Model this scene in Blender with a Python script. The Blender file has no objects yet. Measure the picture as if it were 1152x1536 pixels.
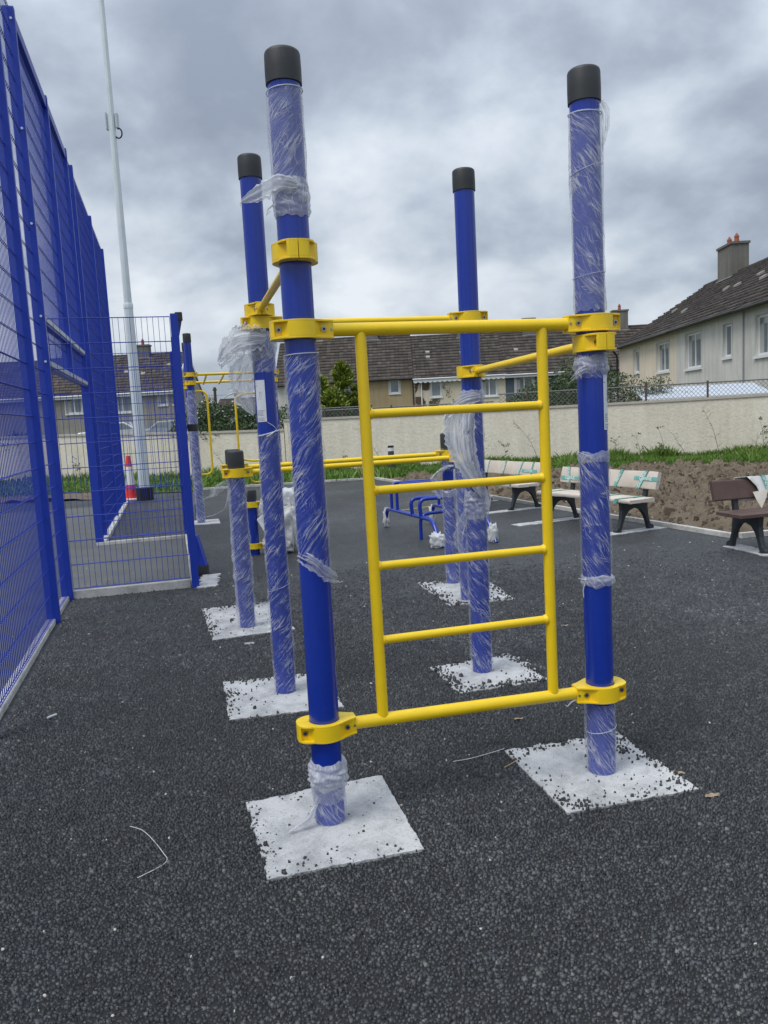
import bpy, math, random
import numpy as np
from mathutils import Vector, Matrix, noise as mnoise
R = math.radians
S = bpy.context.scene
C = S.collection

# ------------------------------------------------------------------ camera
cd = bpy.data.cameras.new('camera'); cam = bpy.data.objects.new('camera', cd); C.objects.link(cam)
S.camera = cam
cd.sensor_fit = 'VERTICAL'; cd.sensor_height = 36.0; cd.lens = 1190 / 1536 * 36.0
cd.clip_start = 0.05; cd.clip_end = 3000
_p, _r = R(6.85), R(3.0)
fw = Vector((0, math.cos(_p), -math.sin(_p))); up0 = Vector((0, math.sin(_p), math.cos(_p)))
rt = Vector((1, 0, 0)) * math.cos(_r) - up0 * math.sin(_r); upv = rt.cross(fw)
cam.matrix_world = Matrix(((rt.x, upv.x, -fw.x, 0), (rt.y, upv.y, -fw.y, 0), (rt.z, upv.z, -fw.z, 1.55), (0, 0, 0, 1)))

# ------------------------------------------------------------------ world: overcast sky
SUN_EL, SUN_AZ = R(58), R(232)
W = bpy.data.worlds.new('World'); S.world = W; W.use_nodes = True
nt = W.node_tree; nt.nodes.clear()
def N(t, ty, **k):
    n = t.nodes.new(ty)
    for a, v in k.items():
        if a == 'ins':
            for i, x in v.items(): n.inputs[i].default_value = x
        else: setattr(n, a, v)
    return n
def L(t, a, b): t.links.new(a, b)
def M2(t, op, a, b=None, clamp=False):
    n = t.nodes.new('ShaderNodeMath'); n.operation = op; n.use_clamp = clamp
    for i, x in enumerate((a, b)):
        if x is None: continue
        if isinstance(x, (int, float)): n.inputs[i].default_value = x
        else: t.links.new(x, n.inputs[i])
    return n.outputs[0]
def ramp(t, fac, stops, interp='LINEAR'):
    n = t.nodes.new('ShaderNodeValToRGB'); n.color_ramp.interpolation = interp
    e = n.color_ramp.elements
    while len(e) < len(stops): e.new(0.5)
    for i, (p, c) in enumerate(stops):
        e[i].position = p; e[i].color = (*c, 1) if len(c) == 3 else c
    t.links.new(fac, n.inputs[0]); return n.outputs[0]
sky = N(nt, 'ShaderNodeTexSky', sky_type='NISHITA', sun_disc=False, sun_elevation=SUN_EL, sun_rotation=SUN_AZ)
bg1 = N(nt, 'ShaderNodeBackground'); bg1.inputs[1].default_value = 0.10; L(nt, sky.outputs[0], bg1.inputs[0])
tc = N(nt, 'ShaderNodeTexCoord'); sep = N(nt, 'ShaderNodeSeparateXYZ'); L(nt, tc.outputs['Generated'], sep.inputs[0])
zc = M2(nt, 'MAXIMUM', sep.outputs[2], 0.0)
den = M2(nt, 'ADD', zc, 0.50)
cmb = N(nt, 'ShaderNodeCombineXYZ')
L(nt, M2(nt, 'DIVIDE', sep.outputs[0], den), cmb.inputs[0]); L(nt, M2(nt, 'DIVIDE', sep.outputs[1], den), cmb.inputs[1])
mp = N(nt, 'ShaderNodeMapping'); mp.inputs['Location'].default_value = (4.37, 5.71, 0.0)
L(nt, cmb.outputs[0], mp.inputs[0])
n1 = N(nt, 'ShaderNodeTexNoise', ins={'Scale': 1.75, 'Detail': 3.0, 'Roughness': 0.5, 'Distortion': 0.1}); L(nt, mp.outputs[0], n1.inputs['Vector'])
n2 = N(nt, 'ShaderNodeTexNoise', ins={'Scale': 5.0, 'Detail': 9.0, 'Roughness': 0.53, 'Distortion': 0.12}); L(nt, mp.outputs[0], n2.inputs['Vector'])
f_ = M2(nt, 'ADD', M2(nt, 'MULTIPLY', n1.outputs[0], 0.60), M2(nt, 'MULTIPLY', n2.outputs[0], 0.40))
cl = ramp(nt, f_, [(0.38, (0.245, 0.285, 0.355)), (0.45, (0.32, 0.368, 0.44)), (0.50, (0.42, 0.475, 0.55)), (0.55, (0.54, 0.595, 0.665)), (0.64, (0.74, 0.78, 0.825))])
# clouds thin out and brighten evenly towards the zenith as under any overcast; a pale band near the horizon
elev = M2(nt, 'ADD', M2(nt, 'ADD', 0.88, M2(nt, 'MULTIPLY', zc, -0.05)), M2(nt, 'MULTIPLY', M2(nt, 'MULTIPLY', zc, zc), 1.45))
vm = N(nt, 'ShaderNodeVectorMath', operation='SCALE'); L(nt, cl, vm.inputs[0]); L(nt, elev, vm.inputs['Scale'])
bg2 = N(nt, 'ShaderNodeBackground'); bg2.inputs[1].default_value = 1.0; L(nt, vm.outputs[0], bg2.inputs[0])
mx = N(nt, 'ShaderNodeMixShader'); mx.inputs[0].default_value = 0.92
L(nt, bg1.outputs[0], mx.inputs[1]); L(nt, bg2.outputs[0], mx.inputs[2])
wo = N(nt, 'ShaderNodeOutputWorld'); L(nt, mx.outputs[0], wo.inputs[0])

sl = bpy.data.lights.new('sun', 'SUN'); sl.energy = 1.45; sl.angle = R(25); sl.color = (1, 0.97, 0.92)
so = bpy.data.objects.new('sun', sl); C.objects.link(so)
sd = Vector((math.sin(SUN_AZ) * math.cos(SUN_EL), math.cos(SUN_AZ) * math.cos(SUN_EL), math.sin(SUN_EL)))
so.rotation_euler = sd.to_track_quat('Z', 'Y').to_euler(); so.location = (0, 0, 30)
S.view_settings.view_transform = 'Standard'; S.view_settings.look = 'None'
S.view_settings.exposure = 0.35; S.view_settings.gamma = 1.0; S.view_settings.use_curve_mapping = False
S.render.engine = 'CYCLES'
S.cycles.transparent_max_bounces = 24

# ------------------------------------------------------------------ helpers
def rng(s): return random.Random(s)
class MB:
    def __init__(s): s.v = []; s.f = []; s.m = []; s.uv = None
    def add(s, vs, fs, m=0):
        o = len(s.v); s.v += [tuple(v) for v in vs]; s.f += [tuple(i + o for i in f) for f in fs]; s.m += [m] * len(fs); return s
    def box(s, a, b, m=0):
        (x0, y0, z0), (x1, y1, z1) = a, b
        return s.add([(x0,y0,z0),(x1,y0,z0),(x1,y1,z0),(x0,y1,z0),(x0,y0,z1),(x1,y0,z1),(x1,y1,z1),(x0,y1,z1)],
              [(0,3,2,1),(4,5,6,7),(0,1,5,4),(1,2,6,5),(2,3,7,6),(3,0,4,7)], m)
    def bar(s, p0, p1, w, h, m=0, up=(0,0,1)):
        p0 = Vector(p0); p1 = Vector(p1); d = (p1 - p0).normalized(); u = Vector(up)
        if abs(d.dot(u)) > 0.95: u = Vector((1, 0, 0))
        sx = d.cross(u).normalized() * (w / 2); sy = sx.cross(d).normalized() * (h / 2)
        vs = [p + a * sx + b * sy for p in (p0, p1) for a, b in ((-1,-1),(1,-1),(1,1),(-1,1))]
        return s.add(vs, [(0,3,2,1),(4,5,6,7),(0,1,5,4),(1,2,6,5),(2,3,7,6),(3,0,4,7)], m)
    def wire(s, p0, p1, r, m=0):     # open 4-sided rod
        p0 = Vector(p0); p1 = Vector(p1); d = (p1 - p0).normalized()
        u = Vector((0,0,1)) if abs(d.z) < .9 else Vector((1,0,0))
        a = d.cross(u).normalized() * r; b = a.cross(d).normalized() * r
        return s.add([p + q for p in (p0, p1) for q in (a, b, -a, -b)], [(0,1,5,4),(1,2,6,5),(2,3,7,6),(3,0,4,7)], m)
    def tube(s, pts, r, n=12, m=0, cap=True):
        pts = [Vector(p) for p in pts]; k = len(pts); rs = r if isinstance(r, (list, tuple)) else [r] * k
        d0 = (pts[1] - pts[0]).normalized(); u = Vector((0,0,1)) if abs(d0.z) < .9 else Vector((1,0,0))
        a = d0.cross(u).normalized(); o = len(s.v)
        for i, p in enumerate(pts):
            d = (pts[min(i+1,k-1)] - pts[max(i-1,0)]).normalized()
            a = (a - d * a.dot(d)).normalized(); b = d.cross(a)
            for j in range(n):
                t = 2 * math.pi * j / n; s.v.append(tuple(p + (a * math.cos(t) + b * math.sin(t)) * rs[i]))
        for i in range(k-1):
            for j in range(n):
                j2 = (j+1) % n; s.f.append((o+i*n+j, o+i*n+j2, o+(i+1)*n+j2, o+(i+1)*n+j)); s.m.append(m)
        if cap:
            s.f.append(tuple(o + j for j in reversed(range(n)))); s.m.append(m)
            s.f.append(tuple(o + (k-1)*n + j for j in range(n))); s.m.append(m)
        return s
    def lathe(s, prof, n=24, c=(0,0), m=0):
        o = len(s.v)
        for r, z in prof:
            for j in range(n):
                t = 2*math.pi*j/n; s.v.append((c[0]+r*math.cos(t), c[1]+r*math.sin(t), z))
        for i in range(len(prof)-1):
            for j in range(n):
                j2=(j+1)%n; s.f.append((o+i*n+j,o+i*n+j2,o+(i+1)*n+j2,o+(i+1)*n+j)); s.m.append(m)
        s.f.append(tuple(o+j for j in reversed(range(n)))); s.m.append(m)
        s.f.append(tuple(o+(len(prof)-1)*n+j for j in range(n))); s.m.append(m)
        return s
    def prism(s, poly, z0, z1, m=0, axis='z'):
        k = len(poly)
        def P(a, b, c): return (a, b, c) if axis == 'z' else ((c, a, b) if axis == 'x' else (a, c, b))
        vs = [P(a, b, z0) for a, b in poly] + [P(a, b, z1) for a, b in poly]
        fs = [tuple(reversed(range(k))), tuple(range(k, 2*k))] + [(i, (i+1) % k, k+(i+1) % k, k+i) for i in range(k)]
        return s.add(vs, fs, m)
    def build(s, name, mats, parent=None, smooth=None, loc=None, bevel=None):
        me = bpy.data.meshes.new(name); me.from_pydata(s.v, [], s.f)
        if not isinstance(mats, (list, tuple)): mats = [mats]
        for q in mats: me.materials.append(q)
        if len(mats) > 1: me.polygons.foreach_set('material_index', s.m)
        if s.uv is not None:
            uvl = me.uv_layers.new(name='UVMap'); li = np.zeros(len(me.loops), dtype=np.int32); me.loops.foreach_get('vertex_index', li)
            uvl.data.foreach_set('uv', np.array(s.uv, dtype=np.float32)[li].ravel())
        if smooth is not None:
            me.polygons.foreach_set('use_smooth', [True] * len(me.polygons)); me.set_sharp_from_angle(angle=R(smooth))
        me.update(); me.validate()
        o = bpy.data.objects.new(name, me); C.objects.link(o)
        if parent: o.parent = parent
        if loc: o.location = loc
        if bevel:
            b = o.modifiers.new('bevel', 'BEVEL'); b.width = bevel; b.segments = 2; b.limit_method = 'ANGLE'; b.angle_limit = R(40)
        return o
def tag(o, label=None, cat=None, group=None, kind=None):
    if label: o['label'] = label
    if cat: o['category'] = cat
    if group: o['group'] = group
    if kind: o['kind'] = kind
    return o
def thing(name, label, cat, loc=(0,0,0), rz=0, group=None):
    o = bpy.data.objects.new(name, None); C.objects.link(o); o.location = loc; o.rotation_euler = (0, 0, rz); o.empty_display_size = .1
    return tag(o, label, cat, group)
def link_copy(o, parent, loc=None, rot=None):
    c = o.copy(); C.objects.link(c); c.parent = parent
    if loc is not None: c.location = loc
    if rot is not None: c.rotation_euler = rot
    return c
def np_mesh(name, V, F, mats, smooth=False, parent=None, uv=None, col=None, midx=None):
    """V (n,3), F (m,k) arrays"""
    V = np.asarray(V, np.float32); F = np.asarray(F, np.int32); k = F.shape[1]
    me = bpy.data.meshes.new(name); me.vertices.add(len(V)); me.vertices.foreach_set('co', V.ravel())
    me.loops.add(F.size); me.loops.foreach_set('vertex_index', F.ravel())
    me.polygons.add(len(F)); me.polygons.foreach_set('loop_start', np.arange(0, F.size, k, dtype=np.int32))
    me.polygons.foreach_set('loop_total', np.full(len(F), k, np.int32))
    if not isinstance(mats, (list, tuple)): mats = [mats]
    for q in mats: me.materials.append(q)
    if midx is not None: me.polygons.foreach_set('material_index', np.asarray(midx, np.int32))
    if smooth: me.polygons.foreach_set('use_smooth', np.ones(len(F), bool))
    me.update(calc_edges=True)
    if uv is not None:
        l = me.uv_layers.new(name='UVMap'); l.data.foreach_set('uv', np.asarray(uv, np.float32)[F.ravel()].ravel())
    if col is not None:
        a = me.attributes.new('tone', 'FLOAT', 'POINT'); a.data.foreach_set('value', np.asarray(col, np.float32))
    o = bpy.data.objects.new(name, me); C.objects.link(o)
    if parent: o.parent = parent
    return o

# ------------------------------------------------------------------ materials
def mat(name, col, rough=.6, metal=0, bump=None, var=None, coat=0, spec=None, coord='Object'):
    """bump=(scale, strength, distance); var=(scale, amount, second colour)"""
    m = bpy.data.materials.new(name); m.use_nodes = True; t = m.node_tree; b = t.nodes['Principled BSDF']
    b.inputs['Base Color'].default_value = (*col, 1); b.inputs['Roughness'].default_value = rough; b.inputs['Metallic'].default_value = metal
    b.inputs['Coat Weight'].default_value = coat
    if spec is not None: b.inputs['Specular IOR Level'].default_value = spec
    tc = t.nodes.new('ShaderNodeTexCoord')
    if var:
        n = N(t, 'ShaderNodeTexNoise', ins={'Scale': var[0], 'Detail': 6, 'Roughness': .6}); L(t, tc.outputs[coord], n.inputs['Vector'])
        r_ = ramp(t, n.outputs[0], [(.5 - .5 * var[1] * .5, col), (.5 + .5 * var[1] * .5, var[2])]); L(t, r_, b.inputs['Base Color'])
    if bump:
        n = N(t, 'ShaderNodeTexNoise', ins={'Scale': bump[0], 'Detail': 5, 'Roughness': .6}); L(t, tc.outputs[coord], n.inputs['Vector'])
        bn = N(t, 'ShaderNodeBump', ins={'Strength': bump[1], 'Distance': bump[2]}); L(t, n.outputs[0], bn.inputs['Height']); L(t, bn.outputs[0], b.inputs['Normal'])
    return m
BLUE = mat('blue_paint', (.004, .029, .31), .26, coat=.18, var=(30, .9, (.006, .034, .33)), bump=(60, .05, .001))
BLUEF = mat('blue_powder_coat', (.007, .036, .36), .42, var=(6, 1, (.010, .043, .40)))
YEL = mat('yellow_paint', (.95, .655, .008), .32, var=(14, 1, (.86, .575, .012)), bump=(150, .04, .001))
CAPM = mat('black_rubber', (.022, .024, .026), .55, bump=(240, .3, .001), var=(12, 1, (.034, .036, .038)))
STEEL = mat('bolt_steel', (.42, .40, .37), .35, 1)
DARK = mat('dark_socket', (.01, .01, .01), .6)
GALV = mat('galvanised_steel', (.60, .66, .68), .42, .2, var=(3, 1, (.70, .76, .77)))
GALVB = mat('galvanised_edge', (.42, .46, .50), .45, .3, var=(9, 1, (.52, .56, .58)))
PLASTER = mat('white_plastic', (.75, .76, .77), .4)
LABELM = mat('label_paper', (.72, .75, .80), .45)
PRINT = mat('label_print', (.12, .13, .16), .6)
IRON = mat('cast_iron_paint', (.022, .028, .033), .5, bump=(90, .15, .001))
BROWN = mat('brown_board', (.075, .042, .034), .6, var=(9, 1, (.11, .068, .058)), bump=(60, .2, .001))
CARD = mat('packing_foam', (.66, .60, .52), .75, var=(5, 1, (.58, .52, .45)), bump=(12, .5, .01))
CARDP = mat('packing_foam_pink', (.64, .575, .50), .75, var=(4, 1.3, (.52, .45, .38)), bump=(12, .5, .01))
CARDW = mat('packing_foam_white', (.72, .72, .70), .7, var=(5, 1, (.62, .62, .62)), bump=(12, .5, .01))
TAPE = mat('green_tape', (.07, .33, .27), .4, var=(30, 1, (.20, .48, .42)))
TAPET = mat('tape_print', (.62, .74, .70), .5)
GLASS = mat('window_glass', (.10, .125, .14), .08, spec=.8, var=(1.3, 1.2, (.30, .34, .36)))
UPVC = mat('white_upvc', (.74, .75, .76), .35)
FRAMEG = mat('window_surround', (.52, .52, .50), .7, bump=(40, .3, .003))
BLACKP = mat('black_pvc', (.012, .012, .014), .4)
TERRA = mat('terracotta', (.33, .09, .05), .8, bump=(30, .3, .01))
BARK = mat('bark', (.07, .055, .04), .9, bump=(40, .6, .01))

def roughcast(name, c1, c2, sc=35, st=.7, dist=.02, streak=None):
    m = bpy.data.materials.new(name); m.use_nodes = True; t = m.node_tree; b = t.nodes['Principled BSDF']
    b.inputs['Roughness'].default_value = .92; b.inputs['Specular IOR Level'].default_value = .2
    tc = t.nodes.new('ShaderNodeTexCoord')
    n = N(t, 'ShaderNodeTexNoise', ins={'Scale': sc, 'Detail': 4, 'Roughness': .65, 'Distortion': .4}); L(t, tc.outputs['Object'], n.inputs['Vector'])
    n2 = N(t, 'ShaderNodeTexNoise', ins={'Scale': .55, 'Detail': 5, 'Roughness': .6}); L(t, tc.outputs['Object'], n2.inputs['Vector'])
    mp = N(t, 'ShaderNodeMapping'); mp.inputs['Scale'].default_value = (3, 3, .25); L(t, tc.outputs['Object'], mp.inputs[0])
    n3 = N(t, 'ShaderNodeTexNoise', ins={'Scale': 1.6, 'Detail': 5, 'Roughness': .65}); L(t, mp.outputs[0], n3.inputs['Vector'])
    f = M2(t, 'ADD', M2(t, 'MULTIPLY', n2.outputs[0], .5), M2(t, 'MULTIPLY', n3.outputs[0], .5))
    c = ramp(t, f, [(.38, c1), (.62, c2)])
    fine = ramp(t, n.outputs[0], [(.3, (.88,)*3), (.6, (1.04,)*3)])
    mm = N(t, 'ShaderNodeMix', data_type='RGBA', blend_type='MULTIPLY'); mm.inputs[0].default_value = 1
    L(t, c, mm.inputs[6]); L(t, fine, mm.inputs[7]); L(t, mm.outputs[2], b.inputs['Base Color'])
    bn = N(t, 'ShaderNodeBump', ins={'Strength': st, 'Distance': dist}); L(t, n.outputs[0], bn.inputs['Height']); L(t, bn.outputs[0], b.inputs['Normal'])
    return m
WALLM = roughcast('cream_roughcast', (.70, .64, .515), (.82, .765, .64), 16, .6, .02)
COPE = mat('concrete_coping', (.42, .39, .33), .9, var=(4, 1, (.55, .51, .43)), bump=(30, .5, .01))

# asphalt: packed dark chips
ASPH = bpy.data.materials.new('asphalt'); ASPH.use_nodes = True
def asphalt_nodes(m, geo=False):
    t = m.node_tree; b = t.nodes['Principled BSDF']; tc = t.nodes.new('ShaderNodeTexCoord')
    pos = tc.outputs['Object']
    vo = N(t, 'ShaderNodeTexVoronoi', ins={'Scale': 85.0, 'Randomness': 1.0}); L(t, pos, vo.inputs['Vector'])
    big = N(t, 'ShaderNodeTexNoise', ins={'Scale': .55, 'Detail': 6, 'Roughness': .65}); L(t, pos, big.inputs['Vector'])
    mid = N(t, 'ShaderNodeTexNoise', ins={'Scale': 5.0, 'Detail': 5, 'Roughness': .7}); L(t, pos, mid.inputs['Vector'])
    sp = N(t, 'ShaderNodeSeparateColor'); L(t, vo.outputs['Color'], sp.inputs[0])
    if geo:
        at = N(t, 'ShaderNodeAttribute', attribute_name='tone'); v = at.outputs['Fac']
    else: v = sp.outputs[0]
    chip = ramp(t, v, [(.0, (.012, .013, .015)), (.45, (.026, .029, .033)), (.80, (.047, .051, .056)), (.97, (.075, .079, .082)), (1, (.14, .14, .13))])
    dust = ramp(t, M2(t, 'ADD', M2(t, 'MULTIPLY', big.outputs[0], .65), M2(t, 'MULTIPLY', mid.outputs[0], .35)), [(.40, (.72,)*3), (.52, (1.15, 1.15, 1.14)), (.64, (1.85, 1.83, 1.80))])
    mm = N(t, 'ShaderNodeMix', data_type='RGBA', blend_type='MULTIPLY'); mm.inputs[0].default_value = 1
    L(t, chip, mm.inputs[6]); L(t, dust, mm.inputs[7])
    if not geo:
        gap = ramp(t, vo.outputs['Distance'], [(.30, (1.35, 1.35, 1.35)), (.80, (.45, .45, .45))])
        m3 = N(t, 'ShaderNodeMix', data_type='RGBA', blend_type='MULTIPLY'); m3.inputs[0].default_value = 1
        L(t, mm.outputs[2], m3.inputs[6]); L(t, gap, m3.inputs[7]); L(t, m3.outputs[2], b.inputs['Base Color'])
        h = M2(t, 'SUBTRACT', 1.0, vo.outputs['Distance'])
        tilt = M2(t, 'MULTIPLY', sp.outputs[1], .6)
        bn = N(t, 'ShaderNodeBump', ins={'Strength': .9, 'Distance': .008}); L(t, M2(t, 'ADD', h, tilt), bn.inputs['Height']); L(t, bn.outputs[0], b.inputs['Normal'])
    else:
        L(t, mm.outputs[2], b.inputs['Base Color'])
        fn = N(t, 'ShaderNodeTexNoise', ins={'Scale': 500, 'Detail': 2}); L(t, pos, fn.inputs['Vector'])
        bn = N(t, 'ShaderNodeBump', ins={'Strength': .5, 'Distance': .001}); L(t, fn.outputs[0], bn.inputs['Height']); L(t, bn.outputs[0], b.inputs['Normal'])
    b.inputs['Roughness'].default_value = .45 if geo else .55; b.inputs['Specular IOR Level'].default_value = .5
asphalt_nodes(ASPH)
CHIP = bpy.data.materials.new('asphalt_chip'); CHIP.use_nodes = True; asphalt_nodes(CHIP, True)
CONC = bpy.data.materials.new('fresh_concrete'); CONC.use_nodes = True
def conc_nodes(m, a=(.36, .365, .37), b_=(.54, .54, .54)):
    t = m.node_tree; b = t.nodes['Principled BSDF']; tc = t.nodes.new('ShaderNodeTexCoord')
    n = N(t, 'ShaderNodeTexNoise', ins={'Scale': 4.5, 'Detail': 9, 'Roughness': .75}); L(t, tc.outputs['Object'], n.inputs['Vector'])
    n2 = N(t, 'ShaderNodeTexNoise', ins={'Scale': 130, 'Detail': 4, 'Roughness': .7}); L(t, tc.outputs['Object'], n2.inputs['Vector'])
    c = ramp(t, n.outputs[0], [(.30, tuple(x * .72 for x in a)), (.42, a), (.58, b_)])
    g = ramp(t, n2.outputs[0], [(.30, (.35,)*3), (.46, (1, 1, 1))])
    mm = N(t, 'ShaderNodeMix', data_type='RGBA', blend_type='MULTIPLY'); mm.inputs[0].default_value = .8
    L(t, c, mm.inputs[6]); L(t, g, mm.inputs[7]); L(t, mm.outputs[2], b.inputs['Base Color'])
    bn = N(t, 'ShaderNodeBump', ins={'Strength': .6, 'Distance': .006}); L(t, M2(t, 'ADD', n.outputs[0], M2(t, 'MULTIPLY', n2.outputs[0], .3)), bn.inputs['Height']); L(t, bn.outputs[0], b.inputs['Normal'])
    b.inputs['Roughness'].default_value = .85
conc_nodes(CONC)
KERBM = bpy.data.materials.new('kerb_concrete'); KERBM.use_nodes = True; conc_nodes(KERBM, (.42, .41, .38), (.60, .59, .56))

# stretch film: thin clear plastic with white pulled creases
def film_mat(name, ang, drape=False):
    m = bpy.data.materials.new(name); m.use_nodes = True; t = m.node_tree; b = t.nodes['Principled BSDF']
    uv = N(t, 'ShaderNodeTexCoord').outputs['UV']
    wn = N(t, 'ShaderNodeTexNoise', ins={'Scale': 6, 'Detail': 1}); L(t, uv, wn.inputs['Vector'])
    va = N(t, 'ShaderNodeVectorMath', operation='SCALE'); va.inputs['Scale'].default_value = .045 if not drape else .10; L(t, wn.outputs['Color'], va.inputs[0])
    vb = N(t, 'ShaderNodeVectorMath', operation='ADD'); L(t, uv, vb.inputs[0]); L(t, va.outputs[0], vb.inputs[1])
    def streak(a, sc_long, sc_cross, seed, w):
        mp = N(t, 'ShaderNodeMapping'); mp.inputs['Rotation'].default_value = (0, 0, R(a)); L(t, vb.outputs[0], mp.inputs[0])
        mq = N(t, 'ShaderNodeMapping'); mq.inputs['Scale'].default_value = (sc_long, sc_cross, 1); mq.inputs['Location'].default_value = (seed, seed * 1.7, 0); L(t, mp.outputs[0], mq.inputs[0])
        n = N(t, 'ShaderNodeTexNoise', ins={'Scale': 1, 'Detail': 4, 'Roughness': .55}); L(t, mq.outputs[0], n.inputs['Vector'])
        d = M2(t, 'ABSOLUTE', M2(t, 'SUBTRACT', n.outputs[0], .5))
        return M2(t, 'POWER', M2(t, 'SUBTRACT', 1.0, M2(t, 'DIVIDE', d, w), clamp=True), 1.7), n.outputs[0]
    s1, r1 = streak(ang, 2.4, 46, 3.3, .040)
    s2, r2 = streak(ang + 20, 2.2, 30, 9.1, .020)
    s3, r3 = streak(ang - 34, 3, 17, 17.0, .010)
    pn = N(t, 'ShaderNodeTexNoise', ins={'Scale': 11, 'Detail': 3}); L(t, uv, pn.inputs['Vector'])
    patch = ramp(t, pn.outputs[0], [(.40, (.12,)*3), (.60, (1,)*3)])
    hz = N(t, 'ShaderNodeAttribute', attribute_type='OBJECT', attribute_name='haze').outputs['Fac']
    sm = M2(t, 'ADD', M2(t, 'MULTIPLY', s1, .75), M2(t, 'ADD', M2(t, 'MULTIPLY', s2, .65), M2(t, 'MULTIPLY', s3, .6)), clamp=True)
    a = M2(t, 'MULTIPLY', sm, patch)
    a = M2(t, 'ADD', M2(t, 'MULTIPLY', a, 1.05), M2(t, 'MULTIPLY', hz, .66 if not drape else 1.05))
    fr = N(t, 'ShaderNodeLayerWeight', ins={'Blend': .25}).outputs['Facing']
    a = M2(t, 'ADD', a, M2(t, 'MULTIPLY', M2(t, 'POWER', fr, 3.0), .45))
    a = M2(t, 'MINIMUM', a, .92)
    tl = N(t, 'ShaderNodeBsdfTranslucent'); tl.inputs[0].default_value = (.80, .82, .86, 1); m1 = N(t, 'ShaderNodeMixShader'); m1.inputs[0].default_value = .42; L(t, b.outputs[0], m1.inputs[1]); L(t, tl.outputs[0], m1.inputs[2]); tr = N(t, 'ShaderNodeBsdfTransparent'); m2 = N(t, 'ShaderNodeMixShader'); L(t, a, m2.inputs[0]); L(t, tr.outputs[0], m2.inputs[1]); L(t, m1.outputs[0], m2.inputs[2]); L(t, m2.outputs[0], t.nodes['Material Output'].inputs[0])
    b.inputs['Base Color'].default_value = (.80, .82, .86, 1) if not drape else (.90, .91, .93, 1); b.inputs['Roughness'].default_value = .25; b.inputs['Specular IOR Level'].default_value = .6
    bn = N(t, 'ShaderNodeBump', ins={'Strength': .7, 'Distance': .004}); L(t, M2(t, 'ADD', M2(t, 'MULTIPLY', r1, .7), r2), bn.inputs['Height']); L(t, bn.outputs[0], b.inputs['Normal'])
    return m
FILM_A = film_mat('stretch_film_rising', -52)
FILM_B = film_mat('stretch_film_falling', 52)
FILM_D = film_mat('stretch_film_loose', 80, True)
# ------------------------------------------------------------------ numpy noise
def vnoise(x, y, seed=0):
    xi = np.floor(x).astype(np.int64); yi = np.floor(y).astype(np.int64); xf = x - xi; yf = y - yi
    def h(a, b):
        n = (a * 374761393 + b * 668265263 + seed * 2147483) & 0xffffffff
        n = ((n ^ (n >> 13)) * 1274126177) & 0xffffffff
        return ((n ^ (n >> 16)) & 0xffff) / 65535.0
    u = xf * xf * (3 - 2 * xf); v = yf * yf * (3 - 2 * yf)
    return (h(xi, yi) * (1 - u) + h(xi + 1, yi) * u) * (1 - v) + (h(xi, yi + 1) * (1 - u) + h(xi + 1, yi + 1) * u) * v
def fbm(x, y, o=4, seed=0):
    r = 0; a = .5
    for i in range(o): r = r + a * vnoise(x * 2 ** i, y * 2 ** i, seed + i); a *= .5
    return r
def inpoly(px, py, poly):
    ins = np.zeros(len(px), bool); k = len(poly)
    for i in range(k):
        x0, y0 = poly[i]; x1, y1 = poly[(i + 1) % k]
        c = (y0 > py) != (y1 > py)
        ins ^= c & (px < (x1 - x0) * (py - y0) / ((y1 - y0) or 1e-9) + x0)
    return ins
U2 = Vector((.967, .254)); V2 = Vector((-.254, .967)); ROT = math.atan2(.254, .967)

# ------------------------------------------------------------------ ground
GRASSG = mat('meadow_ground', (.05, .075, .025), .95, var=(.8, 1, (.085, .085, .045)), bump=(8, .6, .03))
o = MB().add([(-900,-300,-.12),(900,-300,-.12),(900,1500,-.12),(-900,1500,-.12)], [(0,1,2,3)]).build('ground', GRASSG); tag(o, kind='structure')
KN, KF = (3.89, 8.75), (-.2, 20.0)          # main kerb: near corner, far corner
o = MB().add([(-40,-4,0),(18,-4,0),(18,11.9,0),(KN[0],KN[1],0),(KF[0],KF[1],0),(-4.4,19.4,0),(-4.7,19.2,0),(-40,25,0)], [tuple(range(8))]).build('asphalt', ASPH); tag(o, kind='structure')
# pitch surface inside the blue fence, a paler asphalt
PITCH = mat('pitch_asphalt', (.072, .076, .078), .8, var=(2.2, 1, (.115, .12, .12)), bump=(160, .8, .004))
P0 = Vector((-3.0, 7.3))
def FP(t, u=0.0): p = P0 + V2 * t + U2 * u; return (p.x, p.y)
pp = [FP(-9, -.06), FP(0, -.06), FP(0, 1.13), FP(3.6, 1.13), FP(3.6, -.06), FP(9.6, -.06), FP(9.6, -22), FP(-9, -22)]
o = MB().add([(x, y, .004) for x, y in pp], [tuple(range(8))]).build('pitch_surface', PITCH); tag(o, kind='structure')

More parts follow.
